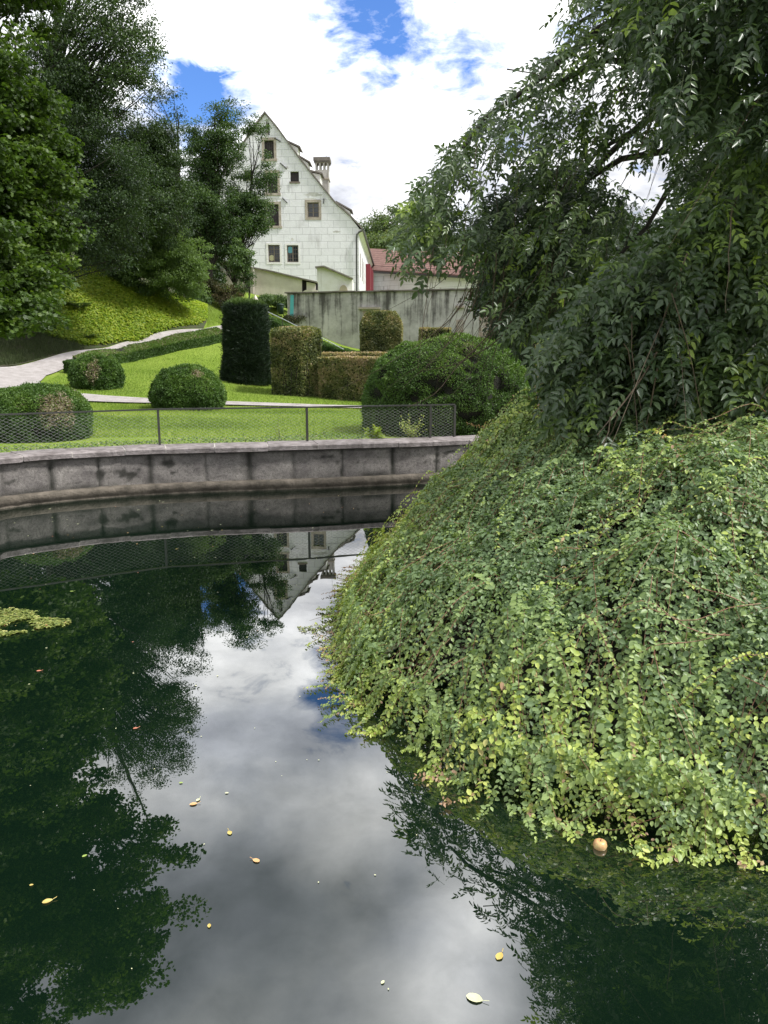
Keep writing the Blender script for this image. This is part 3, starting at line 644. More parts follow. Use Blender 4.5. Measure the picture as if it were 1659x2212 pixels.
zl = at(750, 773, D - .2).z
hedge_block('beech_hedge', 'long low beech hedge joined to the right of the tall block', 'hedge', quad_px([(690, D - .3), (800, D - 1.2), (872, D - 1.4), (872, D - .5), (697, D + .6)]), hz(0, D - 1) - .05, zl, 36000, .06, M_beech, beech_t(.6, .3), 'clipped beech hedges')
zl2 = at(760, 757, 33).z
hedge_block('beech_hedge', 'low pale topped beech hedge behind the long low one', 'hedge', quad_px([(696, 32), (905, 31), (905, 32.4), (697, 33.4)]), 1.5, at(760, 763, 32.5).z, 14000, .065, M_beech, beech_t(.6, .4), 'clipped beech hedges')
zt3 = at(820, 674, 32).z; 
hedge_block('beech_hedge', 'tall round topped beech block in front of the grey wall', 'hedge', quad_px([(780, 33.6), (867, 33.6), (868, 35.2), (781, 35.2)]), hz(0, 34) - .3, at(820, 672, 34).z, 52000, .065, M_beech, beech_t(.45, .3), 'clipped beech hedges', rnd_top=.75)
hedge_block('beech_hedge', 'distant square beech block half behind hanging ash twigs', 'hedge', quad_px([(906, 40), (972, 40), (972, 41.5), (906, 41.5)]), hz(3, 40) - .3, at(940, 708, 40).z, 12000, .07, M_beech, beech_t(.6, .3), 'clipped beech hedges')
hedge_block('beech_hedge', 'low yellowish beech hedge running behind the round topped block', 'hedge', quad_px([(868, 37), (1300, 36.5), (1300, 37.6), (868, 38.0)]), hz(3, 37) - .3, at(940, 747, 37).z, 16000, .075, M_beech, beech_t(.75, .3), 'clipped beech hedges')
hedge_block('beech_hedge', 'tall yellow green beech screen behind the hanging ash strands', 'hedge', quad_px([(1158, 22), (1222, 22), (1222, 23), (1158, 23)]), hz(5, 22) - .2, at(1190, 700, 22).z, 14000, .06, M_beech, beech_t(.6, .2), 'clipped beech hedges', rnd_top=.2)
# low boxwood hedge along the path
eg = ground_many([190, 250, 300, 370, 440, 492], [799, 787, 778, 763, 749, 737])[:, :2]
d_ = np.gradient(eg, axis=0); nn = np.c_[-d_[:, 1], d_[:, 0]]; nn /= np.linalg.norm(nn, axis=1, keepdims=True)
poly = list(map(tuple, eg)) + [tuple(p) for p in (eg + nn * .75)[::-1]]
def hzv(x, y): return height(np.atleast_1d(x), np.atleast_1d(y)) if not np.isscalar(x) else hz(x, y)
zc0 = hz(*np.array(poly).mean(0))
def strip_hedge(label, eg, wd, H, nleaf, L, mat, tintf, name='boxwood_hedge'):
    root = empty(name, (eg[0][0], eg[0][1], hz(*eg[0])), label, 'hedge'); u = RS.rand(nleaf) * (len(eg) - 1); i = u.astype(int); f = (u - i)[:, None]
    c = eg[i] * (1 - f) + eg[i + 1] * f; dd = np.gradient(eg, axis=0); nn = np.c_[-dd[:, 1], dd[:, 0]]; nn /= np.linalg.norm(nn, axis=1, keepdims=True); n_ = nn[i]
    prm = RS.rand(nleaf) * (2 * H + wd); side = prm < H; top = (prm >= H) & (prm < H + wd); w = np.where(side, 0, np.where(top, prm - H, wd)); h = np.where(side, prm, np.where(top, H, 2 * H + wd - prm))
    q = c + n_ * w[:, None]; Nn = np.where(top[:, None], [0, 0, 1.], np.c_[n_ * np.where(side, -1, 1)[:, None], np.zeros(nleaf)])
    P = np.c_[q, height(q[:, 0], q[:, 1]) + h]; P = P + Nn * ((fbm(P, 1.2, 2) - .5) * .12 - np.abs(RS.normal(size=nleaf)) * .02)[:, None]
    leaves('foliage', P, rdir(nleaf) + Nn * .6, Nn + rdir(nleaf) * .7, L * (.7 + .6 * RS.rand(nleaf)), L * .65, tintf(P, P, Nn) + RS.normal(size=nleaf) * .1, mat, root, 'oval')
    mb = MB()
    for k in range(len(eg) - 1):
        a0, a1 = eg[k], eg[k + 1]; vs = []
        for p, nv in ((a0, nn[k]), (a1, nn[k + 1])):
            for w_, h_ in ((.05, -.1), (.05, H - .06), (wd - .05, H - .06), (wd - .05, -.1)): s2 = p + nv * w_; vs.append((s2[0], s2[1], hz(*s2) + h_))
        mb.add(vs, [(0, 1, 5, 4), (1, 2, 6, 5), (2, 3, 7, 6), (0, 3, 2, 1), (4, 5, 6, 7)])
    mb.build('shade_core', M_core, root); return root
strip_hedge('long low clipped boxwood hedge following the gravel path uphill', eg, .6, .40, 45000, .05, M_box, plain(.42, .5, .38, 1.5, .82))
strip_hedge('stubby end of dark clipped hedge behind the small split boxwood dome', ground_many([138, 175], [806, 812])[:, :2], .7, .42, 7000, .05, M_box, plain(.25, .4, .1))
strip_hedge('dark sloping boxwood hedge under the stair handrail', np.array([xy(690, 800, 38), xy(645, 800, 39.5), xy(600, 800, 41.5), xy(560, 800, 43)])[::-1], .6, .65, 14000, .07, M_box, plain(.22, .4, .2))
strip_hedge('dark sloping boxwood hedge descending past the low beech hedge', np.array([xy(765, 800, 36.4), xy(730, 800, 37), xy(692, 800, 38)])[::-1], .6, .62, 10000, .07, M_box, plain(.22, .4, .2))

# ------------------------------------------------------------------ grey garden wall
def wallmat(name, base, dark, streak, sx=1.2, sz=.12, brick=None, amount=(.45, .62), ztop=None):
    m, n, b, out = newmat(name); t = N(n, 'ShaderNodeTexCoord'); mp_ = N(n, 'ShaderNodeMapping'); mp_.inputs['Scale'].default_value = (sx, sx, sz); lk(n, t.outputs['Object'], mp_.inputs[0])
    a = N(n, 'ShaderNodeTexNoise', Scale=1.6, Detail=7.0, Roughness=.62); lk(n, mp_.outputs[0], a.inputs['Vector'])
    c = N(n, 'ShaderNodeTexNoise', Scale=1.1, Detail=9.0, Roughness=.7); lk(n, t.outputs['Object'], c.inputs['Vector'])
    col = mixc(n, ramp(n, c.outputs[0], [(.38, 0.0), (.66, 1.0)]), base, dark)
    af = a.outputs[0]
    if ztop:
        sz_ = N(n, 'ShaderNodeSeparateXYZ'); lk(n, t.outputs['Object'], sz_.inputs[0]); mr = N(n, 'ShaderNodeMapRange'); mr.inputs[1].default_value = ztop[0]; mr.inputs[2].default_value = ztop[1]; mr.inputs[3].default_value = -.13; mr.inputs[4].default_value = .045; lk(n, sz_.outputs[2], mr.inputs[0])
        af = math_n(n, 'ADD', math_n(n, 'ADD', af, mr.outputs[0]), math_n(n, 'MULTIPLY', math_n(n, 'SUBTRACT', c.outputs[0], .5), .35))
    col = mixc(n, ramp(n, af, [(amount[0], 0.0), (amount[1], 1.0)]), col, streak)
    if brick:
        bk = N(n, 'ShaderNodeTexBrick'); bk.offset = .5; bk.inputs['Scale'].default_value = 1.0; bk.inputs['Brick Width'].default_value = brick[0]; bk.inputs['Row Height'].default_value = brick[1]; bk.inputs['Mortar Size'].default_value = brick[2]; bk.inputs['Mortar Smooth'].default_value = .3
        bk.inputs['Color1'].default_value = (1, 1, 1, 1); bk.inputs['Color2'].default_value = (.93, .93, .93, 1); bk.inputs['Mortar'].default_value = (.66, .66, .66, 1); bk.inputs['Bias'].default_value = 0
        s_ = N(n, 'ShaderNodeSeparateXYZ'); lk(n, t.outputs['Object'], s_.inputs[0]); cc = N(n, 'ShaderNodeCombineXYZ'); lk(n, math_n(n, 'ADD', s_.outputs[0], s_.outputs[1]), cc.inputs[0]); lk(n, s_.outputs[2], cc.inputs[1]); lk(n, cc.outputs[0], bk.inputs['Vector'])
        mm = N(n, 'ShaderNodeVectorMath'); mm.operation = 'MULTIPLY'; lk(n, col, mm.inputs[0]); lk(n, bk.outputs['Color'], mm.inputs[1]); col = mm.outputs[0]
    lk(n, col, b.inputs['Base Color']); b.inputs['Roughness'].default_value = .9; b.inputs['Specular IOR Level'].default_value = .2
    nb2 = N(n, 'ShaderNodeTexNoise', Scale=9.0, Detail=6.0, Roughness=.7); lk(n, t.outputs['Object'], nb2.inputs['Vector'])
    bp = N(n, 'ShaderNodeBump', Strength=.35, Distance=.06); lk(n, nb2.outputs[0], bp.inputs['Height']); lk(n, bp.outputs[0], b.inputs['Normal'])
    return m
M_grey = wallmat('stained_grey_render', (.54, .525, .51), (.33, .32, .31), (.10, .095, .09), 1.9, .10, None, (.48, .64), (2.6, 5.5))
M_beige = wallmat('beige_render', (.62, .58, .52), (.48, .44, .39), (.22, .18, .13), 1.0, .08, None, (.60, .74))
M_greyrough = wallmat('rough_old_render', (.46, .41, .38), (.30, .26, .24), (.18, .15, .13), 1.0, .5, None, (.55, .7))
M_white = wallmat('white_render', (.76, .745, .76), (.64, .62, .59), (.46, .44, .41), .9, .1, None, (.62, .8))
M_ashlar = wallmat('painted_ashlar', (.77, .765, .80), (.70, .69, .72), (.50, .485, .50), .8, .25, (1.03, .557, .022), (.56, .74))
M_tile = simple('dark_roof_tile', (.12, .105, .095), .85, var=(.20, .18, .16), vscale=3, bump=.6, bscale=12)
M_stone = simple('weathered_sandstone', (.42, .37, .31), .9, var=(.28, .24, .20), vscale=3, bump=.4, bscale=10)
M_wood = simple('dark_weathered_wood', (.026, .020, .022), .8, var=(.045, .036, .036), vscale=5)
M_frame = simple('window_wood', (.15, .125, .10), .7)
M_glass = simple('window_glass', (.018, .024, .03), .08, spec=.6)
M_dark = M_dark
M_hole = simple('dark_interior', (.02, .018, .018), .9)

wl = at(620, 634, 45); wr = at(1085, 620, 42.2)
ax = Vector((wr.x - wl.x, wr.y - wl.y, 0)).normalized(); far = Vector((wl.x, wl.y, 0)) + ax * 26
root = empty('garden_wall', (wl.x, wl.y, 2.5), 'high grey rendered garden wall with dark vertical weather streaks', 'wall'); nrm = Vector((ax.y, -ax.x, 0))
ztop = 5.55
mb = MB(); st = 60
V = []; F = []
A = Vector((wl.x, wl.y, 0))
mb.prism([A + Vector((0, 0, -1)), A + ax * 26 + Vector((0, 0, -1)), A + ax * 26 + Vector((0, 0, ztop)), A + Vector((0, 0, ztop))], (0, 0, 0), -nrm * .5)
mb.build('wall_body', M_grey, root)
mb = MB(); u = -.12
while u < 26:
    w = .5 + rnd.random() * .3; dz = rnd.uniform(-.012, .012); p = A + ax * (u + w / 2); mb.box((p.x - nrm.x * .25, p.y - nrm.y * .25, ztop + .05 + dz), (w - .02, .74, .07), math.atan2(ax.y, ax.x)); u += w
mb.build('wall_cap', M_tile, root)
def on_wall(px, py, off=.0):
    o = Vector((0, 0, CAMZ)); d = dir_px(px, py); t = (A - o).dot(nrm) / d.dot(nrm); p = o + d * t; return p + nrm * off
for (x0, x1, y_) in ((776, 822, 666), (1033, 1072, 657), (985, 1003, 663)):
    p0 = on_wall(x0, y_, .08); p1 = on_wall(x1, y_, .08); MB().bar(p0, p1, .22, .11).build('stone_ledge', M_stone, root)
for (x0, x1, ya, yb) in ((1034, 1070, 661, 738), (984, 1002, 690, 740), (782, 815, 671, 740)):
    p = [on_wall(x0, yb, .012), on_wall(x1, yb, .012), on_wall(x1 - 1, ya, .012), on_wall(x0 + 1, ya, .012)]
    mb = MB(); r0, r1 = 0, 0
    a, b2, c2_, d2 = p; rows = 7
    for i in range(rows):
        u = 0
        while u < 1:
            w = min(1 - u, rnd.uniform(.2, .45)); v0 = i / rows + .01; v1 = (i + 1) / rows - .01
            f = lambda uu, vv: (a * (1 - uu) + b2 * uu) * (1 - vv) + (d2 * (1 - uu) + c2_ * uu) * vv
            mb.prism([f(u + .01, v0), f(u + w - .01, v0), f(u + w - .01, v1), f(u + .01, v1)], nrm * rnd.uniform(.0, .02), -nrm * .05); u += w
    mb.build('walled_up_opening', simple('old_brickwork', (.34, .25, .21), .9, var=(.45, .42, .38), vscale=3), root)
p = [on_wall(626.6, 684, .03), on_wall(634.2, 684, .03), on_wall(635, 637.5, .03), on_wall(627.8, 637.5, .03)]
bn = MB().prism(p, nrm * .01, -nrm * .01).build('turquoise_banner', simple('turquoise_cloth', (.10, .48, .52), .7, var=(.13, .52, .56), vscale=2)); tag(bn, 'narrow turquoise strip hung at the left end of the grey wall', 'banner')

# ------------------------------------------------------------------ house
ha = .0235; HD = Vector((math.sin(ha), math.cos(ha), 0)); HX = Vector((math.cos(ha), -math.sin(ha), 0)); HC = at(775, 500, 68); HC.z = 0
def fac(px, py, off=0.0):
    o = Vector((0, 0, CAMZ)); d = dir_px(px, py); t = (HC - o).dot(HD) / d.dot(HD); return o + d * t - HD * off
house = empty('gabled_house', (HC.x, HC.y, 5.5), 'tall white gabled house with painted stone blocks and steep roof', 'house')
prof_px = [(572.5, 246), (601.5, 281), (624.6, 313.4), (645.8, 342.3), (674.7, 378.9), (705.6, 417.5), (722.9, 438.7), (755.7, 467.6), (782.6, 496.5)]
prof = [fac(*p) for p in prof_px]; apex = prof[0]
corner = fac(775, 500)
rp = [( (p - HC).dot(HX), p.z) for p in prof]; xa = rp[0][0]
right = rp[:-1] + [(0.0, rp[-1][1] + .15)]; left = [(2 * xa - x_, z_) for x_, z_ in right[1:]][::-1]
def hp(x_, z_, d_=0.0): return HC + HX * x_ + HD * d_ + Vector((0, 0, z_))
outline = [(2 * xa, 4.0)] + left + right + [(0, 4.0)]
outline = [(2 * xa, 4.0)] + left + right[:] + [(0.0, 4.0)]
wins = []
def z2(zx, zy): return (466.6 + zx * .38542, 207.4 + zy * .38542)
def rect(zx0, zx1, zy0, zy1):
    a = fac(*z2(zx0, zy1)); b = fac(*z2(zx1, zy0)); return ((a - HC).dot(HX), (b - HC).dot(HX), a.z, b.z)
W = {'slot': rect(281, 299, 150, 220), 'd1': rect(272, 323, 247, 352), 'd2': rect(290, 343, 430, 545), 'd3': rect(290, 350, 606, 728), 'small': rect(417, 464, 423, 480),
     'pane': rect(513, 576, 596, 680), 'g1': rect(294, 357, 834, 932), 'g2': rect(399, 461, 836, 932), 'h1': rect(160, 205, 415, 465), 'h2': rect(62, 108, 600, 650)}
pts = [Vector(p) for p in outline]; n0 = len(pts); edges = [(i, (i + 1) % n0) for i in range(n0)]
for r_ in W.values():
    k = len(pts); pts += [Vector((r_[0], r_[2])), Vector((r_[1], r_[2])), Vector((r_[1], r_[3])), Vector((r_[0], r_[3]))]; edges += [(k, k + 1), (k + 1, k + 2), (k + 2, k + 3), (k + 3, k)]
r = delaunay_2d_cdt(pts, edges, [list(range(n0))], 1, 1e-5)
tri = []
for f in r[2]:
    c = sum((r[0][i] for i in f), Vector((0, 0))) / len(f)
    if any(w[0] < c.x < w[1] and w[2] < c.y < w[3] for w in W.values()): continue
    tri.append(tuple(f))
mb = MB(); mb.add([hp(v.x, v.y) for v in r[0]], tri)
SIDE = 25.0; zev = right[-1][1]
mb.add([hp(0, 4), hp(0, 4, SIDE), hp(0, zev, SIDE), hp(0, zev)], [(0, 1, 2, 3)])
mb.add([hp(2 * xa, 4), hp(2 * xa, 4, SIDE), hp(2 * xa, zev, SIDE), hp(2 * xa, zev)], [(0, 3, 2, 1)])
mb.add([hp(x_, z_, SIDE) for x_, z_ in outline], [tuple(range(len(outline)))])
# reveals
for w in W.values():
    a = [hp(w[0], w[2]), hp(w[1], w[2]), hp(w[1], w[3]), hp(w[0], w[3])]; b2 = [v + HD * .35 for v in a]
    mb.add(a + b2, [(i, (i + 1) % 4, (i + 1) % 4 + 4, i + 4) for i in range(4)])
me = bpy.data.meshes.new('wall'); me.from_pydata([tuple(v - hp(0, 0)) for v in map(Vector, mb.v)], [], mb.f); me.update()
o = link('wall', me, M_ashlar); o.parent = house; o.location = hp(0, 0) - Vector(house.location)
def band(mb, w, t, off, depth, sides=(1, 1, 1, 1)):
    x0, x1, z0_, z1_ = w; l, r_, b_, tp = sides
    c = -off
    def bx(xa_, xb_, za_, zb_): mb.prism([hp(xa_, za_), hp(xb_, za_), hp(xb_, zb_), hp(xa_, zb_)], HD * c, HD * (c + depth))
    if l: bx(x0 - t, x0, z0_, z1_)
    if r_: bx(x1, x1 + t, z0_, z1_)
    if b_: bx(x0 - t, x1 + t, z0_ - t, z0_)
    if tp: bx(x0 - t, x1 + t, z1_, z1_ + t)
def plank_door(w, nme, label=None):
    mb = MB(); k = 5
    for i in range(k):
        a = w[0] + (w[1] - w[0]) * i / k + .008; b2 = w[0] + (w[1] - w[0]) * (i + 1) / k - .008
        mb.prism([hp(a, w[2]), hp(b2, w[2]), hp(b2, w[3]), hp(a, w[3])], HD * (.2 + rnd.uniform(-.01, .01)), HD * .26)
    o = mb.build(nme, M_wood, house)
    mb = MB(); mb.prism([hp(w[0], w[2]), hp(w[1], w[2]), hp(w[1], w[3]), hp(w[0], w[3])], HD * .27, HD * .30); mb.build('backing_board', M_hole, o)
    return o
for k in ('d1', 'd2', 'd3'):
    o = plank_door(W[k], 'loft_door'); mb = MB(); band(mb, W[k], .2, .03, .10, (1, 1, 0, 1)); 
    x0, x1, z0_, z1_ = W[k]; mb.prism([hp(x0 - .26, z0_ - .18), hp(x1 + .26, z0_ - .18), hp(x1 + .26, z0_), hp(x0 - .26, z0_)], -HD * .09, HD * .1); mb.build('stone_surround', M_stone, o)
for k in ('small', 'h1', 'h2', 'slot'):
    o = plank_door(W[k], 'shutter')
    if k != 'slot': mb = MB(); x0, x1, z0_, z1_ = W[k]; mb.prism([hp(x0 - .08, z0_ - .14), hp(x1 + .08, z0_ - .14), hp(x1 + .08, z0_), hp(x0 - .08, z0_)], -HD * .06, HD * .1); mb.build('sill', M_frame, o)
def window(w, nx_, nz_, surround=None, t=.30):
    mb = MB(); fr = .08
    x0, x1, z0_, z1_ = w
    def bx(xa_, xb_, za_, zb_, d0=.10, d1=.16): mb.prism([hp(xa_, za_), hp(xb_, za_), hp(xb_, zb_), hp(xa_, zb_)], HD * d0, HD * d1)
    bx(x0, x0 + fr, z0_, z1_); bx(x1 - fr, x1, z0_, z1_); bx(x0 + fr, x1 - fr, z0_, z0_ + fr); bx(x0 + fr, x1 - fr, z1_ - fr, z1_); xm = (x0 + x1) / 2
    bx(xm - .045, xm + .045, z0_ + fr, z1_ - fr, .095)
    root = mb.build('window', M_frame, house)
    mb = MB()
    for i in range(1, nz_):
        zz_ = z0_ + (z1_ - z0_) * i / nz_
        for xa_, xb_ in ((x0 + fr, xm - .045), (xm + .045, x1 - fr)): mb.prism([hp(xa_, zz_ - .018), hp(xb_, zz_ - .018), hp(xb_, zz_ + .018), hp(xa_, zz_ + .018)], HD * .12, HD * .15)
    for i in range(1, nx_):
        for xa_, xb_ in ((x0 + fr, xm - .045), (xm + .045, x1 - fr)):
            xx = xa_ + (xb_ - xa_) * i / nx_
            mb.prism([hp(xx - .012, z0_ + fr), hp(xx + .012, z0_ + fr), hp(xx + .012, z1_ - fr), hp(xx - .012, z1_ - fr)], HD * .123, HD * .147)
    if mb.v: mb.build('glazing_bars', M_frame, root)
    mb = MB(); mb.prism([hp(x0, z0_), hp(x1, z0_), hp(x1, z1_), hp(x0, z1_)], HD * .17, HD * .19); mb.build('pane', M_glass, root)
    if surround: mb = MB(); band(mb, w, t, .03, .09); mb.build('surround', surround, root)
    return root
window(W['pane'], 1, 3, M_stone, .2); w1_ = window(W['g1'], 2, 4, M_white, .16); w2_ = window(W['g2'], 2, 4, M_white, .16)
def disc(w, fx, fz, rad, col, par):
    x_ = w[0] + (w[1] - w[0]) * fx; z_ = w[2] + (w[3] - w[2]) * fz; n_ = 20
    mb = MB(); mb.prism([hp(x_ + rad * math.cos(a), z_ + rad * math.sin(a)) for a in [2 * math.pi * i / n_ for i in range(n_)]], HD * .112, HD * .117); mb.build('round_ornament', simple('ornament', col, .5), par)
disc(W['g1'], .28, .26, .24, (.35, .33, .2), w1_); disc(W['g2'], .27, .74, .27, (.1, .3, .36), w2_)
# anchors, stains
mb = MB()
for (a, b2) in (((328, 236), (362, 256)), ((360, 376), (396, 408)), ((372, 572), (400, 600)), ((605, 575), (603, 604)), ((180, 845), (215, 826)), ((215, 412), (240, 388)), ((200, 585), (222, 566))):
    MB().bar(fac(*z2(*a), .06), fac(*z2(*b2), .06), .09, .07).build('iron_tie', M_black, house)
def stain(cx_, cy_, rx_, ry_, col=(.40, .39, .37)):
    c = fac(*z2(cx_, cy_)); n_ = 26; mb = MB(); u0 = (c - HC).dot(HX); vs = []
    for i in range(n_):
        a = 2 * math.pi * i / n_; k = rnd.uniform(.55, 1.1); vs.append(hp(u0 + rx_ * k * math.cos(a), c.z + ry_ * k * math.sin(a)))
    mb.prism(vs, -HD * .006, HD * .01); mb.build('weathered_patch', simple('patch', col, .95, var=(.62, .61, .59), vscale=2.5), house)
stain(545, 552, .85, .16); stain(527, 578, .6, .1, (.5, .48, .45)); stain(678, 760, .42, .09, (.33, .31, .29)); stain(428, 803, .14, .13, (.4, .37, .34)); stain(308, 383, .35, .14); stain(315, 578, .7, .14, (.5, .49, .47)); stain(395, 402, .2, .14, (.35, .33, .31)); stain(175, 768, .5, .14, (.5, .5, .48)); stain(286, 190, .16, .8, (.12, .11, .10))
# roof
mb = MB(); th = .16
rr = [(x_ , z_ + .02) for x_, z_ in rp]; ll = [(2 * xa - x_, z_) for x_, z_ in rr]
for side in (rr, ll):
    for (xa_, za_), (xb_, zb_) in zip(side[:-1], side[1:]):
        vs = [hp(xa_, za_), hp(xb_, zb_), hp(xb_, zb_ + th), hp(xa_, za_ + th)]; mb.prism(vs, -HD * .18, HD * (SIDE + .2))
roof = mb.build('roof', M_tile, house)
# eave boards along the right side
ex, ez = rp[-1]; mb = MB(); mb.prism([hp(0.0, ez - .35), hp(ex - .02, ez - .06), hp(ex - .02, ez + .02), hp(0.0, ez + .1)], HD * .02, HD * SIDE); mb.build('eave', M_white, house)
mb = MB(); mb.bar(hp(ex + .08, ez + .02, -.1), hp(ex + .08, ez + .02, SIDE), .14, .12); mb.build('gutter', M_black, house)
pw = [fac(782, 499, .12), fac(776, 502, .16), fac(771.2, 507, .16), fac(770.4, 516, .16), fac(770.6, 580, .16), fac(771, 650, .16)]
mb = MB(); mb.tube(pw, .07, 8); mb.build('drainpipe', M_black, house, True)
# chimney
cdist = 9.0
def chp(zx, zy):
    o = Vector((0, 0, CAMZ)); d = dir_px(*z2(zx, zy)); pl = HC + HD * cdist; t = (pl - o).dot(HD) / d.dot(HD); v = o + d * t; return ((v - HC).dot(HX), v.z)
# dormers
for (za, zb, outx, drop) in (((410, 275), (463, 350), 474, 303), ((465, 350), (520, 425), 530, 388), ((535, 440), (590, 510), 598, 450), ((690, 615), (757, 680), 762, 655)):
    dd = {410: 1.6, 465: 3.0, 535: 4.4, 690: 1.8}[za[0]]
    dd *= .55; cdist = dd + .8; a2 = chp(*za); c2_ = chp(outx, drop); b3 = chp(*zb)
    mb = MB(); mb.prism([hp(*a2), hp(c2_[0] - .12, c2_[1] - .02), hp(b3[0], b3[1] - .1), hp(a2[0] + .1, a2[1] - .9)], HD * dd, HD * (dd + 1.6)); dm = mb.build('dormer', M_white, roof)
    mb = MB(); mb.prism([hp(a2[0] - .2, a2[1] + .1), hp(c2_[0] + .08, c2_[1] - .02), hp(c2_[0] + .08, c2_[1] + .09), hp(a2[0] - .2, a2[1] + .24)], HD * (dd - .15), HD * (dd + 1.75)); mb.build('dormer_roof', M_tile, roof)
cdist = 9.0
x0, zt_ = chp(555, 352); x1, zb_ = chp(632, 575); _, za1 = chp(600, 372); _, za2 = chp(600, 412); _, zl_ = chp(600, 462)
wd = x1 - x0
M_plas = wallmat('chimney_render', (.50, .48, .46), (.40, .38, .36), (.3, .28, .26), 1, .2)
def cbox(mb, a, b2, c, d, e, f): mb.prism([hp(a, c), hp(b2, c), hp(b2, d), hp(a, d)], HD * (cdist + e), HD * (cdist + f))
mb = MB(); cbox(mb, x0, x1, zb_ - 2, za2, 0, wd)
chim = mb.build('chimney', M_plas, roof)
mb = MB(); pw_ = wd * .11
for i in range(4):
    px_ = x0 + (wd - pw_) * i / 3
    for yy in (0, wd - pw_): cbox(mb, px_, px_ + pw_, za2, za1, yy, yy + pw_)
for i in range(3):
    xa_ = x0 + (wd - pw_) * i / 3 + pw_; xb_ = x0 + (wd - pw_) * (i + 1) / 3; xm = (xa_ + xb_) / 2; rr_ = (xb_ - xa_) / 2; vs = [(xa_, za1)] 
    for k in range(9): a = math.pi - math.pi * k / 8; vs.append((xm + rr_ * math.cos(a), za1 - rr_ * 1.05 + rr_ * math.sin(a)))
    vs += [(xb_, za1)]
    for yy in (0.01, wd - pw_ + .01): mb.prism([hp(*v) for v in vs], HD * (cdist + yy), HD * (cdist + yy + pw_ - .02))
mb.build('chimney_arcade', M_plas, chim)
mb = MB(); cbox(mb, x0 - .1, x1 + .1, za1, za1 + .12, -.1, wd + .1); cbox(mb, x0 - .16, x1 + .16, za1 + .121, za1 + .45, -.16, wd + .16)
mb.build('chimney_cap', M_tile, chim)
mb = MB(); cbox(mb, x0 - .07, x1 + .07, zl_ - .1, zl_ + .05, -.07, wd + .07); mb.build('chimney_band', M_stone, chim)
mb = MB(); cbox(mb, x0 - .05, x1 + .1, zb_ - .6, zb_ - .3, -.07, wd + .1)
mb.build('chimney_band', M_stone, chim)
mb = MB(); mb.tube([hp(x1 - .2, za1 + .4, cdist + .3), hp(x1 - .2, za1 + 2.4, cdist + .3)], .012, 5); mb.build('lightning_rod', M_black, chim)
# side wall features: red shutters and slit windows
M_red = simple('red_paint', (.17, .010, .022), .5); M_red2 = simple('cream_paint', (.7, .62, .58), .6)
for k, dd in enumerate((12.2, 16.0, 19.5)):
    mb = MB(); zz0, zz1 = 6.2, 11.3 + k * .1; mb.prism([hp(.02, zz0, dd), hp(.02, zz0, dd + 1.9), hp(.02, zz1, dd + 1.9), hp(.02, zz1, dd)], HX * 0, HX * .42); sh = mb.build('red_shutter', M_red, house)
for dd in (2.0, 5.2, 8.0):
    mb = MB(); mb.prism([hp(0, 9.0, dd), hp(0, 9.0, dd + .7), hp(0, 11, dd + .7), hp(0, 11, dd)], HX * .0, HX * .012); mb.build('slit_window', M_glass, house)
# ------------------------------------------------------------------ second building with red tile roof
def plane_pt(px, py, Y): return at(px, py, Y)
M_redtile = None
m, n, b, out = newmat('red_roof_tile'); t = N(n, 'ShaderNodeTexCoord'); w = N(n, 'ShaderNodeTexWave', Scale=1.1, Distortion=.8); w.wave_type = 'BANDS'; w.bands_direction = 'Z'; lk(n, t.outputs['Object'], w.inputs['Vector'])
no = N(n, 'ShaderNodeTexNoise', Scale=2.2, Detail=8.0, Roughness=.75); lk(n, t.outputs['Object'], no.inputs['Vector'])
col = mixc(n, ramp(n, no.outputs[0], [(.35, 0.0), (.65, 1.0)]), (.14, .068, .055), (.24, .14, .115)); col = mixc(n, ramp(n, w.outputs[0], [(0, .8), (.4, 0.0)]), col, (.08, .04, .035)); lk(n, col, b.inputs['Base Color']); b.inputs['Roughness'].default_value = .85
M_redtile = m
b2 = empty('long_outbuilding', at(900, 640, 92), 'long low white building with weathered red tile roof behind the house', 'building')
L0 = at(790, 583, 92); R0 = at(1130, 602, 80); L1 = at(790, 541, 98); R1 = at(1130, 556, 86)
mb = MB(); mb.prism([L0 + Vector((0, 0, -.2)), R0 + Vector((0, 0, -.2)), R1, L1], (0, 0, 0), (0, 0, .25)); mb.build('roof', M_redtile, b2)
Lw = L0 + Vector((0, .8, -.2)); Rw = R0 + Vector((0, .8, -.2)); mb = MB(); mb.prism([Lw + Vector((0, 0, -7)), Rw + Vector((0, 0, -7)), Rw, Lw], (0, 0, 0), (0, 6, 0))
me = bpy.data.meshes.new('wall'); me.from_pydata([tuple(Vector(v) - Lw) for v in mb.v], [], mb.f); me.update(); o = link('wall', me, M_ashlar); o.parent = b2; o.location = Lw - Vector(b2.location)
mb = MB(); mb.bar(L0 + Vector((0, -.1, -.2)), R0 + Vector((0, -.1, -.2)), .2, .2); mb.build('gutter', M_black, b2)
mb = MB(); mb.bar(L0 + Vector((0, .5, .55)), R0 + Vector((0, .5, .55)), .04, .04); mb.build('snow_guard', M_black, b2)
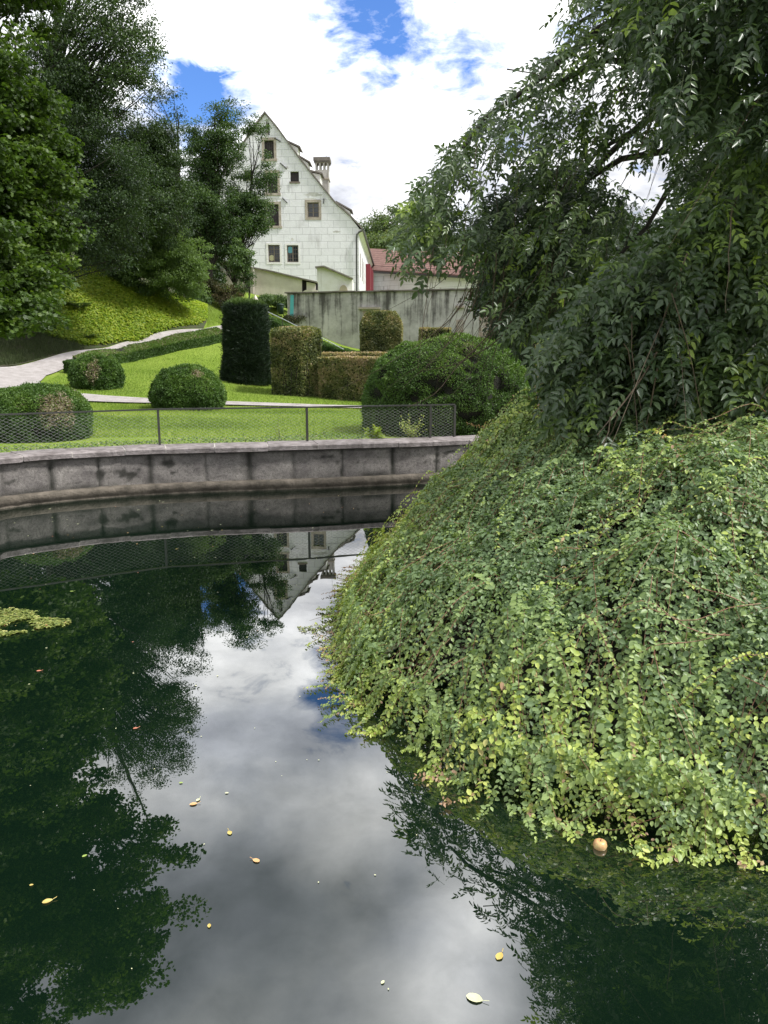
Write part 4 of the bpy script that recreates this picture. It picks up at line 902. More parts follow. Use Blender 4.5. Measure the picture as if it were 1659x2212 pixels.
# ------------------------------------------------------------------ annex and garden walls
annex = empty('white_annex', at(720, 620, 60), 'small white lean to wall with sloping dark tile cap in front of the house', 'annex')
tp = [(684.4, 578.5), (700, 576.5), (761, 603)]
P_ = [at(684.4, 660, 60)] + [at(761, 660, 60)] + [at(x_, y_, 60) for x_, y_ in tp[::-1]]
mb = MB(); mb.prism(P_, (0, 0, 0), (0, 3.5, 0)); mb.build('wall', M_white, annex)
mb = MB(); 
for a, c in zip(tp[:-1], tp[1:]): mb.bar(at(a[0] - (3 if a[0] < 690 else 0), a[1] - .6, 59.9), at(c[0] + (1 if c[0] > 750 else 0), c[1] - .6, 59.9), .6, .10)
mb.build('wall_cap', M_tile, annex)
mb = MB(); c = at(742, 632, 59.8); vs = [c + Vector((.32 * math.cos(a), 0, .05 + .5 * math.sin(a))) for a in np.linspace(0, math.pi, 12)] + [c + Vector((-.32, 0, -1)), c + Vector((.32, 0, -1))]
mb.prism(vs, (0, -.03, 0), (0, .25, 0)); mb.build('arched_opening', simple('tan_board', (.35, .30, .22), .8), annex)
w2e = empty('garden_wall', at(600, 640, 55), 'beige rendered garden wall with sloping top and dark recess at its right end', 'wall')
tp = [(548.7, 580.4), (590, 588.5), (653, 604), (685.5, 611.5)]
mb = MB(); mb.prism([at(548.7, 690, 55), at(652, 690, 55), at(652, 604, 55), at(590, 588.5, 55), at(548.7, 580.4, 55)], (0, 0, 0), (0, .6, 0))
mb.prism([at(652, 690, 55), at(685.5, 690, 55), at(685.5, 627, 55), at(672, 625, 55), at(660, 626.5, 55), at(652, 631, 55)], (0, 0, 0), (0, .6, 0)); mb.build('wall_body', M_beige, w2e)
mb = MB(); mb.prism([at(652, 632, 55.05), at(685.5, 628, 55.05), at(685.5, 611.5, 55.05), at(652, 604, 55.05)], (0, .25, 0), (0, .6, 0)); mb.build('recess', M_hole, w2e)
mb = MB(); mb.prism([at(662, 628, 55), at(681, 626, 55), at(681, 612.5, 55), at(662, 608.5, 55)], (0, .05, 0), (0, .3, 0)); mb.build('recess_pillar', M_beige, w2e)
mb = MB()
for a, c in zip(tp[:-1], tp[1:]): mb.bar(at(a[0], a[1] - 1, 55.2), at(c[0], c[1] - 1, 55.2), .8, .09)
mb.build('wall_cap', M_tile, w2e)
w3 = empty('garden_wall', at(480, 640, 54), 'old rough pinkish grey garden wall behind the shrubs on the left of the house', 'wall')
tp = [(350, 535), (430, 553), (467, 562), (505, 570), (547, 580)]
mb = MB(); mb.prism([at(350, 700, 54.3), at(547, 700, 54.3)] + [at(x_, y_, 54.3) for x_, y_ in tp[::-1]], (0, 0, 0), (0, .6, 0)); mb.build('wall_body', M_greyrough, w3)
mb = MB()
for a, c in zip(tp[:-1], tp[1:]): mb.bar(at(a[0], a[1] - .5, 54.5), at(c[0], c[1] - .5, 54.5), .8, .1)
mb.build('wall_cap', M_tile, w3)
# ------------------------------------------------------------------ bin, handrail, person
bp_ = at(607, 679, 46); bp_.z -= .0
be = empty('litter_bin', bp_, 'small dark green litter bin in the grass beside the grey wall', 'bin'); M_green = simple('bin_green', (.03, .06, .045), .5)
mb = MB(); mb.lathe(bp_, [(.0, 0), (.15, 0), (.17, .5), (.17, .52)], 16); mb.build('bin_body', M_green, be, True)
mb = MB(); mb.lathe(bp_ + Vector((0, 0, .52)), [(.0, 0), (.20, 0), (.20, .03), (.12, .07), (.0, .09)], 16); mb.build('lid', M_green, be, True)
mb = MB(); mb.bar(bp_ + Vector((-.2, 0, -.1)), bp_ + Vector((-.2, 0, .6)), .03, .03); mb.build('post', M_green, be)
hr = empty('handrail', at(600, 690, 40), 'thin metal handrail running down the slope beside the stairs', 'handrail')
pts_ = [at(579, 674, 41.5), at(610, 688.5, 40.5), at(638.6, 703, 39.5), at(696, 730.5, 38), at(743, 755, 36.5)]
mb = MB(); mb.tube(pts_, .022, 6); mb.build('rail', simple('pale_metal', (.45, .5, .5), .4, metal=.4), hr)
for p in pts_: mb = MB(); mb.bar(p - Vector((0, 0, .9)), p, .035, .035); mb.build('post', M_black, hr)
# person standing beyond the yew: head and shoulders show above it
def person():
    base = at(552, 652, 38); headz = base.z; base.z = headz - 1.62; bx_, by_ = base.x, base.y
    root = empty('person', base, 'person in yellow sleeves and black vest with pale hat, showing above the clipped yew', 'person')
    vs = [(0, 0, .95), (0, 0, 1.12), (0, 0, 1.32), (0, 0, 1.44), (0, 0, 1.52), (0, -.01, 1.62), (0, 0, 1.70),
          (-.18, 0, 1.40), (-.26, -.02, 1.15), (-.24, -.16, .95), (.18, 0, 1.40), (.30, -.06, 1.22), (.42, -.22, 1.22),
          (-.1, 0, .90), (-.11, -.02, .5), (-.11, 0, .06), (-.11, -.12, .03), (.1, 0, .90), (.11, -.02, .5), (.11, 0, .06), (.11, -.12, .03)]
    ed_ = [(0, 1), (1, 2), (2, 3), (3, 4), (4, 5), (5, 6), (3, 7), (7, 8), (8, 9), (3, 10), (10, 11), (11, 12), (0, 13), (13, 14), (14, 15), (15, 16), (0, 17), (17, 18), (18, 19), (19, 20)]
    rad = [.15, .14, .16, .09, .055, .095, .08, .07, .05, .035, .07, .05, .035, .1, .065, .045, .04, .1, .065, .045, .04]
    me = bpy.data.meshes.new('body'); me.from_pydata([(bx_ + a, by_ + b, base.z + c) for a, b, c in vs], ed_, []); me.update(); o = link('body', me, simple('skin', (.55, .36, .27), .6), root)
    sk = o.modifiers.new('skin', 'SKIN'); 
    for i, r_ in enumerate(rad): me.skin_vertices[0].data[i].radius = (r_, r_ * .8)
    me.skin_vertices[0].data[0].use_root = True
    ss_ = o.modifiers.new('sub', 'SUBSURF'); ss_.levels = 2; ss_.render_levels = 2
    def shell(nme, idx_, ed2, k, mat):
        me = bpy.data.meshes.new(nme); me.from_pydata([(bx_ + vs[i][0], by_ + vs[i][1], base.z + vs[i][2]) for i in idx_], ed2, []); me.update(); o = link(nme, me, mat, root); o.modifiers.new('skin', 'SKIN')
        for j, i in enumerate(idx_): me.skin_vertices[0].data[j].radius = (rad[i] * k, rad[i] * k * .8)
        me.skin_vertices[0].data[0].use_root = True; s3 = o.modifiers.new('sub', 'SUBSURF'); s3.levels = 2; s3.render_levels = 2
    shell('vest', [0, 1, 2, 3], [(0, 1), (1, 2), (2, 3)], 1.12, simple('black_cloth', (.02, .02, .022), .8))
    shell('sleeve', [3, 7, 8, 9], [(0, 1), (1, 2), (2, 3)], 1.18, simple('yellow_cloth', (.75, .62, .12), .8)); shell('sleeve', [3, 10, 11, 12], [(0, 1), (1, 2), (2, 3)], 1.18, simple('yellow_cloth', (.75, .62, .12), .8))
    shell('trousers', [0, 17, 18, 19], [(0, 1), (1, 2), (2, 3)], 1.2, simple('dark_cloth', (.03, .03, .035), .8)); shell('trousers', [0, 13, 14, 15], [(0, 1), (1, 2), (2, 3)], 1.2, simple('dark_cloth', (.03, .03, .035), .8))
    mb = MB(); mb.lathe(Vector((bx_, by_, base.z + 1.70)), [(.15, 0), (.11, .03), (.09, .10), (.04, .19), (.0, .24)], 14); mb.build('hat', simple('pale_cloth', (.7, .62, .55), .8), root, True)
person()

# ------------------------------------------------------------------ trees
def crown_leaves(clumps, per, cr, L, Wd, tbase, rs, flat=.55):
    n = len(clumps) * per; Cc = np.repeat(clumps, per, 0); r = rs.rand(n) ** .45; sc = cr * (.6 + .8 * np.repeat(rs.rand(len(clumps)), per))
    off = rdir(n, rs) * r[:, None]; P = Cc + off * sc[:, None] * [1, 1, flat]
    tn = np.repeat(rs.normal(size=len(clumps)) * .12, per)
    D = rdir(n, rs) * .9 + off * [1, 1, .2] + [0, 0, -.35]; Nn = rdir(n, rs) * .7 + [0, 0, 1]
    return P, D, Nn, L * (.7 + .6 * rs.rand(n)), Wd, tbase + tn + rs.normal(size=n) * .14 + off[:, 2] * .15
def tree(name, label, cat, base, top, ells, ncl, per, cr, L, mat, shape='dia', tbase=.45, seed=1, trunk_r=.2, group=None, gap=.0, wr=.62, shell=.5, bend=None, flat=.55, barkm=None, gapscale=.55):
    rs = np.random.RandomState(seed); base = np.array(base, float); top = np.array(top, float); root = empty(name, base, label, cat, group)
    vol = np.array([e[3] * e[4] * e[5] for e in ells]) ** .75; vol /= vol.sum(); cl = []
    while len(cl) < ncl:
        e = ells[rs.choice(len(ells), p=vol)]; d = vnorm(rs.normal(size=3)); r = rs.rand() ** shell; p = np.array(e[:3]) + d * r * np.array(e[3:6]) * (.85 + .3 * rs.rand())
        if gap and vnoise(p[None], gapscale, seed)[0] < gap: continue
        cl.append(p)
    cl = np.array(cl); cl[:, 2] = np.maximum(cl[:, 2], height(cl[:, 0], cl[:, 1]) + .15)
    P, D, Nn, LL, Wd, ti = crown_leaves(cl, per, cr, L, L * wr, tbase, rs, flat)
    zg = height(P[:, 0], P[:, 1]); P[:, 2] = np.maximum(P[:, 2], zg + .04)
    leaves('crown', P, D, Nn, LL, Wd, ti, mat, root, shape)
    t = np.linspace(0, 1, 14); mid = bend if bend is not None else np.array([rs.uniform(-.4, .4), rs.uniform(-.4, .4), 0.])
    tp_ = base + (top - base) * t[:, None] + mid * np.sin(t * math.pi)[:, None]; tp_[:, :2] += (rs.normal(size=(14, 2)) * .04).cumsum(0) * (t > .05)[:, None]
    bm_ = barkm or M_bark
    tubes('trunk', [tp_], [trunk_r * (1 - .88 * t) * (1 + .5 * np.exp(-t * 18))], bm_, root, 9)
    paths = []; rad = []; H = top[2] - base[2]
    for c in cl[rs.permutation(len(cl))[:int(min(len(cl), 150))]]:
        ti_ = np.clip((c[2] - base[2]) / H - .12 - .25 * rs.rand(), .12, .93); s_ = np.array([np.interp(ti_, t, tp_[:, k]) for k in range(3)]); u = np.linspace(0, 1, 7)[:, None]
        pth = s_ + (c - s_) * u; pth[:, 2] += np.sin(u[:, 0] * math.pi) * .08 * np.linalg.norm(c - s_); pth += (rs.normal(size=(7, 3)) * .04 * np.linalg.norm(c - s_) * .5) * np.sin(u * math.pi)
        paths.append(pth); r0 = trunk_r * .28 * (1 - .6 * ti_); rad.append(np.linspace(max(r0, .012), .006, 7))
    tubes('branches', paths, rad, bm_, root, 5)
    return root
def E(px, py, Y, rpx, rpy, ry=None):
    c = at(px, py, Y); s = Y / FPX * 1.0; return (c.x, c.y, c.z, rpx * s, ry if ry else rpx * s * .9, rpy * s)
G = lambda x, y: (x, y, hz(x, y) - .1)
# near left maple
tree('maple_tree', 'big bright green maple filling the left edge, foliage down to the bank', 'tree', G(-11.2, 18.2), (-9.6, 17.5, 14.0),
     [(-8.3, 17, 11.5, 3.3, 3.0, 2.6), (-11.5, 17, 11.8, 3.6, 3.2, 3.4), E(-30, 120, 17, 155, 210, 2.4), E(0, 330, 16.5, 122, 150, 2.2), E(30, 500, 16, 115, 110, 2.0), E(10, 590, 15.5, 95, 70, 1.6), E(72, 430, 16.5, 72, 90, 1.5), E(10, 640, 15.2, 88, 45, 1.4), E(-40, 660, 14.8, 100, 50, 1.4), E(50, 685, 14.8, 75, 32, 1.0), E(-90, 520, 15.5, 120, 190, 2)],
     1250, 200, .46, .082, M_maple, 'lobed', .42, 3, .28, gap=.36, wr=.95, shell=.42, flat=.4)
# tall thin trees
tree('tall_tree', 'tall airy tree leaning at the upper left with visible pale trunk', 'tree', G(-13.5, 32), (-10.8, 31, 18.5),
     [(-11.3, 31, 13.5, 2.9, 2.6, 4.0), (-12.3, 31, 9.5, 3.2, 2.6, 3.0), E(300, 170, 31, 75, 120, 1.6), E(250, 60, 31, 95, 130, 2.0)], 430, 75, .46, .10, M_dark, 'dia', .6, 5, .26, gap=.53, shell=.5, bend=np.array([-.9, 0, 0]), wr=.5)
tree('dark_tree', 'dense dark tree with drooping boughs behind the maple', 'tree', G(-13.8, 30.5), (-13.2, 30, 13),
     [E(190, 300, 30.5, 95, 150, 2.2), E(240, 400, 30, 100, 110, 2.2), E(200, 500, 30, 90, 90, 2), E(150, 430, 30, 90, 150, 2.0), E(130, 200, 30, 80, 130, 2.0)], 760, 100, .46, .10, M_dark, 'dia', .42, 6, .24, gap=.38, wr=.5)
tree('dark_tree', 'dark tree with one long branch reaching right against the blue sky', 'tree', G(-10.6, 41), (-9.4, 37, 12.5),
     [E(310, 280, 35, 80, 100, 2), E(330, 380, 35, 85, 90, 2), E(372, 250, 35, 34, 14, .8), E(352, 200, 35, 30, 16, .8), E(300, 460, 35, 110, 80, 2), E(345, 300, 35, 45, 55, 1.2)], 660, 100, .44, .10, M_dark, 'dia', .5, 8, .2, gap=.41, wr=.5)
tree('deciduous_tree', 'slim green tree with forked stems just left of the house gable', 'tree', G(-10.2, 46), (-9.2, 46, 15.2),
     [E(488, 265, 46, 34, 55, 1.2), E(470, 340, 46, 62, 55, 1.6), E(425, 330, 46, 52, 60, 1.5), E(400, 400, 46, 60, 80, 1.6), E(450, 430, 46, 75, 60, 1.8), E(470, 505, 46, 65, 45, 1.6), E(420, 480, 46, 55, 50, 1.6)], 560, 120, .5, .115, M_mid, 'dia', .42, 9, .17, gap=.33, wr=.55)
tree('deciduous_tree', 'thin leaning tree whose leafy branches cross the white gable', 'tree', G(-9.0, 47.5), (-7.2, 47, 14.6),
     [E(552, 300, 47, 30, 42, 1), E(535, 350, 47, 45, 42, 1.2), E(570, 385, 47, 30, 26, .9), E(545, 440, 47, 42, 28, 1.2), E(525, 480, 47, 48, 30, 1.2), E(562, 480, 47, 20, 24, .8), E(510, 410, 47, 42, 50, 1.2), E(490, 540, 47, 42, 30, 1.1)], 300, 90, .42, .115, M_mid, 'dia', .45, 10, .12, gap=.40, wr=.55)
tree('young_tree', 'small pale green sapling in front of the old grey wall', 'tree', G(-7.9, 45), at(522, 520, 44), [E(522, 575, 44, 24, 42, .8), E(518, 545, 44, 18, 28, .6)], 60, 90, .36, .12, M_mid, 'dia', .6, 12, .05, wr=.55)
tree('round_shrub', 'large rounded green shrub on the bank below the dark trees', 'shrub', G(*(lambda v: (v.x, v.y))(ground(355, 632))), at(355, 500, 37.5),
     [E(350, 560, 37.5, 92, 72, 2.0), E(400, 590, 37.5, 55, 50, 1.4), E(300, 600, 37.5, 48, 45, 1.3), E(345, 520, 37.5, 50, 45, 1.3)], 460, 130, .34, .085, M_mid, 'dia', .95, 14, .12, shell=.35, wr=.6)
tree('dark_shrub', 'dark bluish shrub between the maple and the rounded shrub', 'shrub', G(*(lambda v: (v.x, v.y))(ground(235, 590))), at(235, 500, 37), [E(225, 530, 37, 50, 55, 1.3), E(200, 515, 37, 40, 50, 1.3), E(265, 590, 37, 35, 30, 1.0)], 200, 110, .35, .09, M_dark, 'dia', .6, 15, .08, shell=.35)
for k, (px, py, rpx, rpy, Y, lab, mt, tb) in enumerate([(490, 637, 38, 20, 46, 'reddish brown low shrub at the foot of the old wall', M_redbush, .6), (445, 620, 30, 20, 46, 'brownish bush between rounded shrub and old wall', M_redbush, .4),
        (605, 652, 26, 14, 47, 'loose green shrub under the beige wall', M_mid, .55), (430, 645, 22, 14, 43, 'small green bush at the top of the bright bank', M_mid, .5), (575, 648, 16, 9, 46, 'low shrub behind the figure', M_mid, .6),
        (640, 688, 26, 9, 45.4, 'clipped low bush at the foot of the turquoise strip', M_redbush, .3)]):
    g = at(px, py + rpy, Y); g.z = min(g.z, hz(g.x, g.y)); tree('low_shrub', lab, 'shrub', g, at(px, py, Y), [E(px, py, Y, rpx, rpy, .8)], 70, 80, .28, .085, mt, 'dia', tb, 20 + k, .03, shell=.4)
# background woods behind buildings
for k, (px, py, Y, rx_, ry_, lab) in enumerate([(800, 505, 125, 45, 38, 'distant green tree just right of the house eave'), (850, 490, 122, 50, 45, 'taller distant tree beyond the red tiled roof'), (905, 500, 118, 50, 50, 'distant tree behind the hanging ash foliage'), (835, 525, 110, 45, 22, 'pale rounded willow like tree behind the red roof'), (960, 510, 118, 60, 50, 'farthest right distant tree beyond the red roof')]):
    g = at(px, py, Y); tree('distant_tree', lab, 'tree', (g.x, g.y, hz(g.x, g.y)), at(px, py - ry_, Y), [E(px, py, Y, rx_, ry_, 3.5), E(px + 10, py + ry_ * .9, Y, rx_, ry_, 3.5)], 170, 80, 1.1, .30, M_far, 'dia', .4 + .12 * (k == 3), 40 + k, .3, group='distant trees behind the buildings', shell=.4)
g = at(788, 480, 120); mbp = []
tree('spruce_tree', 'small pointed spruce top beside the house eave', 'tree', (g.x, g.y, hz(g.x, g.y)), at(788, 482, 118), [E(788, 500, 118, 6, 16, .5), E(788, 520, 118, 12, 16, 1)], 60, 70, .5, .2, M_dark, 'dia', .5, 60, .15)
for k, (px, Y, rx_, top_, lab, mt) in enumerate([(-80, 44, 150, 380, 'dark tree far behind the maple at the left edge', M_dark), (60, 43, 110, 330, 'dark tree behind the maple trunk', M_dark), (130, 42, 95, 420, 'lower dark tree on the hillside behind the maple', M_dark), (260, 46, 110, 400, 'dark hillside tree behind the rounded shrub', M_dark), (380, 50, 85, 420, 'dark hillside tree behind the slim forked tree', M_dark),
        (1150, 30, 110, 560, 'dark tree behind the hanging ash curtain', M_dark), (1330, 28, 120, 480, 'dark tree deep behind the ash on the right', M_dark), (1560, 26, 130, 400, 'dark tree behind the ash at the right edge', M_dark)]):
    g = at(px, 600, Y); h_ = hz(g.x, g.y); bot = (Vector((0, 0, CAMZ)) - Vector((0, 0, h_))).z
    mid_ = (top_ + 680) / 2; tree('background_tree', lab, 'tree', (g.x, g.y, h_ - .1), at(px, top_ + 10, Y), [E(px, mid_, Y, rx_, (680 - top_) / 2, 2.5), E(px + 20, 620, Y, rx_, 70, 2.2)], 420, 90, .8, .19, mt, 'dia', .35, 70 + k, .2, shell=.4, group='trees filling the background')
# ferns and tufts on the bank
for k, (px, py, n_, Lf, lab) in enumerate([(170, 672, 40, .9, 'feathery fern clump on the bank below the maple'), (30, 700, 36, .9, 'dark fern clump at the left edge of the bank'), (190, 735, 26, .6, 'low fern beside the foot of the bank')]):
    g = ground(px, py); root = empty('fern', g, lab, 'fern'); paths = []; Pp = []; Dd = []; Nn_ = []; LL = []
    for i in range(n_):
        a = rnd.uniform(0, 2 * math.pi); l = Lf * rnd.uniform(.6, 1); u = np.linspace(0, 1, 16); hd = np.array([math.cos(a), math.sin(a), 0]); P_ = np.array(g) + hd * (u * l * .7)[:, None] + np.array([0, 0, 1]) * (l * (1.1 * u - .75 * u ** 2))[:, None]; paths.append(P_)
        sd = np.array([-hd[1], hd[0], 0])
        for sg in (1, -1): Pp.append(P_[2:]); Dd.append(np.tile(sd * sg, (14, 1)) + hd * .3); LL.append(.13 * np.sin(u[2:] * 2.8 + .25) * l / .8); Nn_.append(np.tile([0, 0, 1.], (14, 1)))
    P_ = np.concatenate(Pp); leaves('fronds', P_, np.concatenate(Dd), np.concatenate(Nn_), np.abs(np.concatenate(LL)) + .02, .035, .5 + RS.normal(size=len(P_)) * .1, M_mid, root, 'dia'); tubes('stalks', paths, [np.linspace(.006, .002, 16)] * len(paths), M_twig, root, 3)

# ------------------------------------------------------------------ honeysuckle shrub over the water
fp = np.array([(.80, 8.9), (.26, 7.4), (-.12, 5.9), (-.14, 4.7), (.14, 3.75), (.56, 3.2), (1.12, 2.86), (1.8, 2.68), (2.7, 2.62), (4, 2.9), (5.5, 4), (6, 6), (5.5, 8.5), (4.2, 10.2), (2.6, 10.6), (1.1, 10.0)])
cen = np.array([2.6, 6.3]); th = np.arctan2(fp[:, 1] - cen[1], fp[:, 0] - cen[0]); rr_ = np.linalg.norm(fp - cen, axis=1); o_ = np.argsort(th); th = th[o_]; rr_ = rr_[o_]
th = np.r_[th - 2 * math.pi, th, th + 2 * math.pi]; rr_ = np.r_[rr_, rr_, rr_]
def Rt(t): return np.interp(t, th, rr_)
MH = 1.46
def mound(t, rho):
    r = Rt(t) * rho; x_ = cen[0] + r * np.cos(t); y_ = cen[1] + r * np.sin(t); k = np.clip(rho, 0, 1)
    z = MH * np.clip(1 - k ** 2.15, 0, 1) ** .86; q = np.stack([x_, y_, z * 0], -1)
    z = z * (1 + .14 * (fbm(q, .9, 2) - .5)) + (.62 * (fbm(q, 1.3, 2) - .5) + .26 * (fbm(q, 4.0, 2, off=9) - .5)) * np.clip((1.08 - k) * 4, 0, 1)
    return np.stack([x_, y_, np.maximum(z, 0.02)], -1)
shrub = empty('arching_honeysuckle', (cen[0], cen[1], 0), 'huge mound of small leaved honeysuckle arching over the pond water', 'shrub')
def sprays(nsp, seed, lmin, lmax, nnode, lsz, spread, lift, tb, rho0=(.05, 1.0), hang=0.0, tlim=None, red=0.0):
    rs = np.random.RandomState(seed); nm = max(12, nsp // 7)
    tm = rs.uniform(-math.pi, math.pi, nm * 4); rm = np.sqrt(rs.uniform(rho0[0] ** 2, rho0[1] ** 2, nm * 4)); m0 = mound(tm, rm)
    keep = (m0[:, 0] < .62 * m0[:, 1] + .75) & ((m0[:, 1] < 8.8) | (m0[:, 0] < 3)); tm = tm[keep][:nm]; rm = rm[keep][:nm]; nm = len(tm)
    hm = rs.normal(size=nm) * spread; hg = rs.rand(nm) ** 1.5 * .17; tn_m = rs.normal(size=nm) * .075
    mi = rs.randint(0, nm, nsp); Rm = Rt(tm[mi])
    t0 = tm[mi] + rs.normal(size=nsp) * .15 / np.maximum(Rm * rm[mi], .6); r0 = np.clip(rm[mi] + rs.normal(size=nsp) * .16 / Rm, .02, 1.02)
    ln = rs.uniform(lmin, lmax, nsp); hd = hm[mi] + rs.normal(size=nsp) * .22; lf = lift * rs.rand(nsp) ** 2; hgs = hg[mi]; tns = tn_m[mi]
    u = np.linspace(0, 1, nnode)
    R0 = Rt(t0); rho = r0[:, None] + (ln * np.cos(hd) / R0)[:, None] * u; tt = t0[:, None] + (ln * np.sin(hd) / (R0 * np.maximum(r0, .25)))[:, None] * u
    P = mound(tt, np.minimum(rho, 1.0)); over = np.clip(rho - 1.0, 0, 1)
    dirx = np.stack([np.cos(tt), np.sin(tt)], -1); P[..., :2] += dirx * (over * R0[:, None] * .5)[..., None]
    h = (lf + .02)[:, None] * np.sin(u * math.pi * .9 + .1) + (hgs + .02 + .05 * rs.rand(nsp))[:, None] * (1 - .5 * u); P[..., 2] += h
    P[..., 2] = np.where(over > 0, np.maximum(P[..., 2] + .12 - over * R0[:, None] * .75, .012 + .02 * rs.rand(nsp)[:, None]), P[..., 2])
    # smooth the stems
    for _ in range(3): P[:, 1:-1] = (P[:, :-2] + P[:, 1:-1] * 2 + P[:, 2:]) / 4
    T = vnorm(np.gradient(P, axis=1)); e = .03; Pn = mound(tt, np.minimum(rho, .985)); dR = mound(tt, np.minimum(rho, .985) - .02) - Pn; dT = mound(tt + .02, np.minimum(rho, .985)) - Pn
    Nn = vnorm(np.cross(dT, dR)); Nn = np.where(Nn[..., 2:3] < 0, -Nn, Nn); Nn = vnorm(Nn + [0, 0, .35]); S = vnorm(np.cross(T, Nn))
    young = rs.rand(nsp) ** 2.8; zone = fbm(P[:, 0], .8, 2)
    q = [];
    for sg in (1, -1):
        k = nsp * nnode; jit = rs.normal(size=(nsp, nnode, 3)) * .34; D = S * sg + T * (.55 + .2 * rs.rand(nsp, nnode)[..., None]) + jit + [0, 0, -.1]
        N2 = Nn + rs.normal(size=(nsp, nnode, 3)) * .45 + S * sg * -.1; L_ = lsz * (.75 + .5 * rs.rand(nsp)[:, None]) * (1 - .45 * u ** 3) * (.85 + .3 * rs.rand(nsp, nnode))
        ti = tb + tns[:, None] + .34 * (zone[:, None] - .5) + .22 * np.clip((P[:, :1, 1] - 4.2) / 3.5, 0, 1) + .14 * np.clip((r0[:, None] - .8) / .2, 0, 1) + .34 * young[:, None] * (.25 + .75 * u ** 1.5) + .20 * (u ** 4) + rs.normal(size=(nsp, nnode)) * .06
        ti = np.where((rs.rand(nsp)[:, None] < red) & (u > .75), .99, ti)
        q.append((P.reshape(-1, 3), D.reshape(-1, 3), N2.reshape(-1, 3), L_.ravel(), ti.ravel()))
    A_ = [np.concatenate([a[i] for a in q]) for i in range(5)]
    kk = rs.rand(len(A_[0])) > .14; A_ = [a[kk] for a in A_]; A_[0] = A_[0] + rs.normal(size=A_[0].shape) * .002; A_[3] = A_[3] * rs.uniform(.65, 1.25, len(A_[3]))
    A_[0][:, 2] = np.maximum(A_[0][:, 2], .012)
    return A_, P
groups = [sprays(4700, 1, .3, .7, 24, .029, .75, .09, .34, (.02, 1.0), red=.03), sprays(5200, 2, .25, .5, 18, .028, 1.1, .05, .26, (.02, .99)), sprays(330, 3, .5, 1.0, 36, .028, .6, .20, .46, (.2, .98), red=.08), sprays(750, 4, .3, .75, 24, .029, .5, .07, .52, (.88, 1.0), red=.02), sprays(150, 6, .5, .95, 30, .031, .45, .16, .50, (.84, 1.0), red=.02), sprays(420, 5, .35, .75, 26, .027, .7, .30, .60, (.3, .99), red=.10)]
A_ = [np.concatenate([g_[0][i] for g_ in groups]) for i in range(5)]
leaves('foliage', A_[0], A_[1], A_[2], A_[3], A_[3] * .68, A_[4], M_shrub, shrub, 'oval')
paths = []; rad = []
for gi, (a, P) in enumerate(groups):
    for p in P[::(1 if gi == 2 else 4)]:
        if p[0, 1] < 7: paths.append(p[::3]); rad.append(np.linspace(.0032 if gi == 2 else .002, .0009, len(p[::3])))
tubes('stems', paths, rad, M_redstem, shrub, 4)
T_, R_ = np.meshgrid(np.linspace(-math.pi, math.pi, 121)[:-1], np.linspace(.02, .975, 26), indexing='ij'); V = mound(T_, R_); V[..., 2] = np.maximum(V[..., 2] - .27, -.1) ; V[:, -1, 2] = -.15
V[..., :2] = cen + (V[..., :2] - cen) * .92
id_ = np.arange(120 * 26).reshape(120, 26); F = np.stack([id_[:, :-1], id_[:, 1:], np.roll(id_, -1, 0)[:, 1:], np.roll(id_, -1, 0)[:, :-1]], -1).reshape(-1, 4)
build('shade_core', V.reshape(-1, 3), F, M_core, shrub, smooth=True)
# dead twigs under the edge
paths = []; rad = []
for i in range(260):
    t_ = rnd.uniform(-2.9, -1.1); p = mound(np.array([t_]), np.array([rnd.uniform(.82, .98)]))[0]; a = t_ + rnd.gauss(0, .5); l = rnd.uniform(.2, .6); u = np.linspace(0, 1, 6)[:, None]
    pth = p + np.array([math.cos(a), math.sin(a), 0]) * l * u * .9 + np.array([0, 0, 1]) * (-.25 * l * u ** 1.5 * rnd.random() - .05 * u); pth[:, 2] = np.maximum(pth[:, 2] - .08, -.02); paths.append(pth); rad.append(np.linspace(.003, .001, 6))
c0 = at(1345, 1825, 2.9); paths.append(np.array([at(1350, 1822, 2.85), at(1320, 1862, 2.72), at(1298, 1895, 2.62), at(1290, 1925, 2.55)])); rad.append(np.linspace(.009, .005, 4))
tubes('dead_twigs', paths, rad, M_twig, shrub, 4)

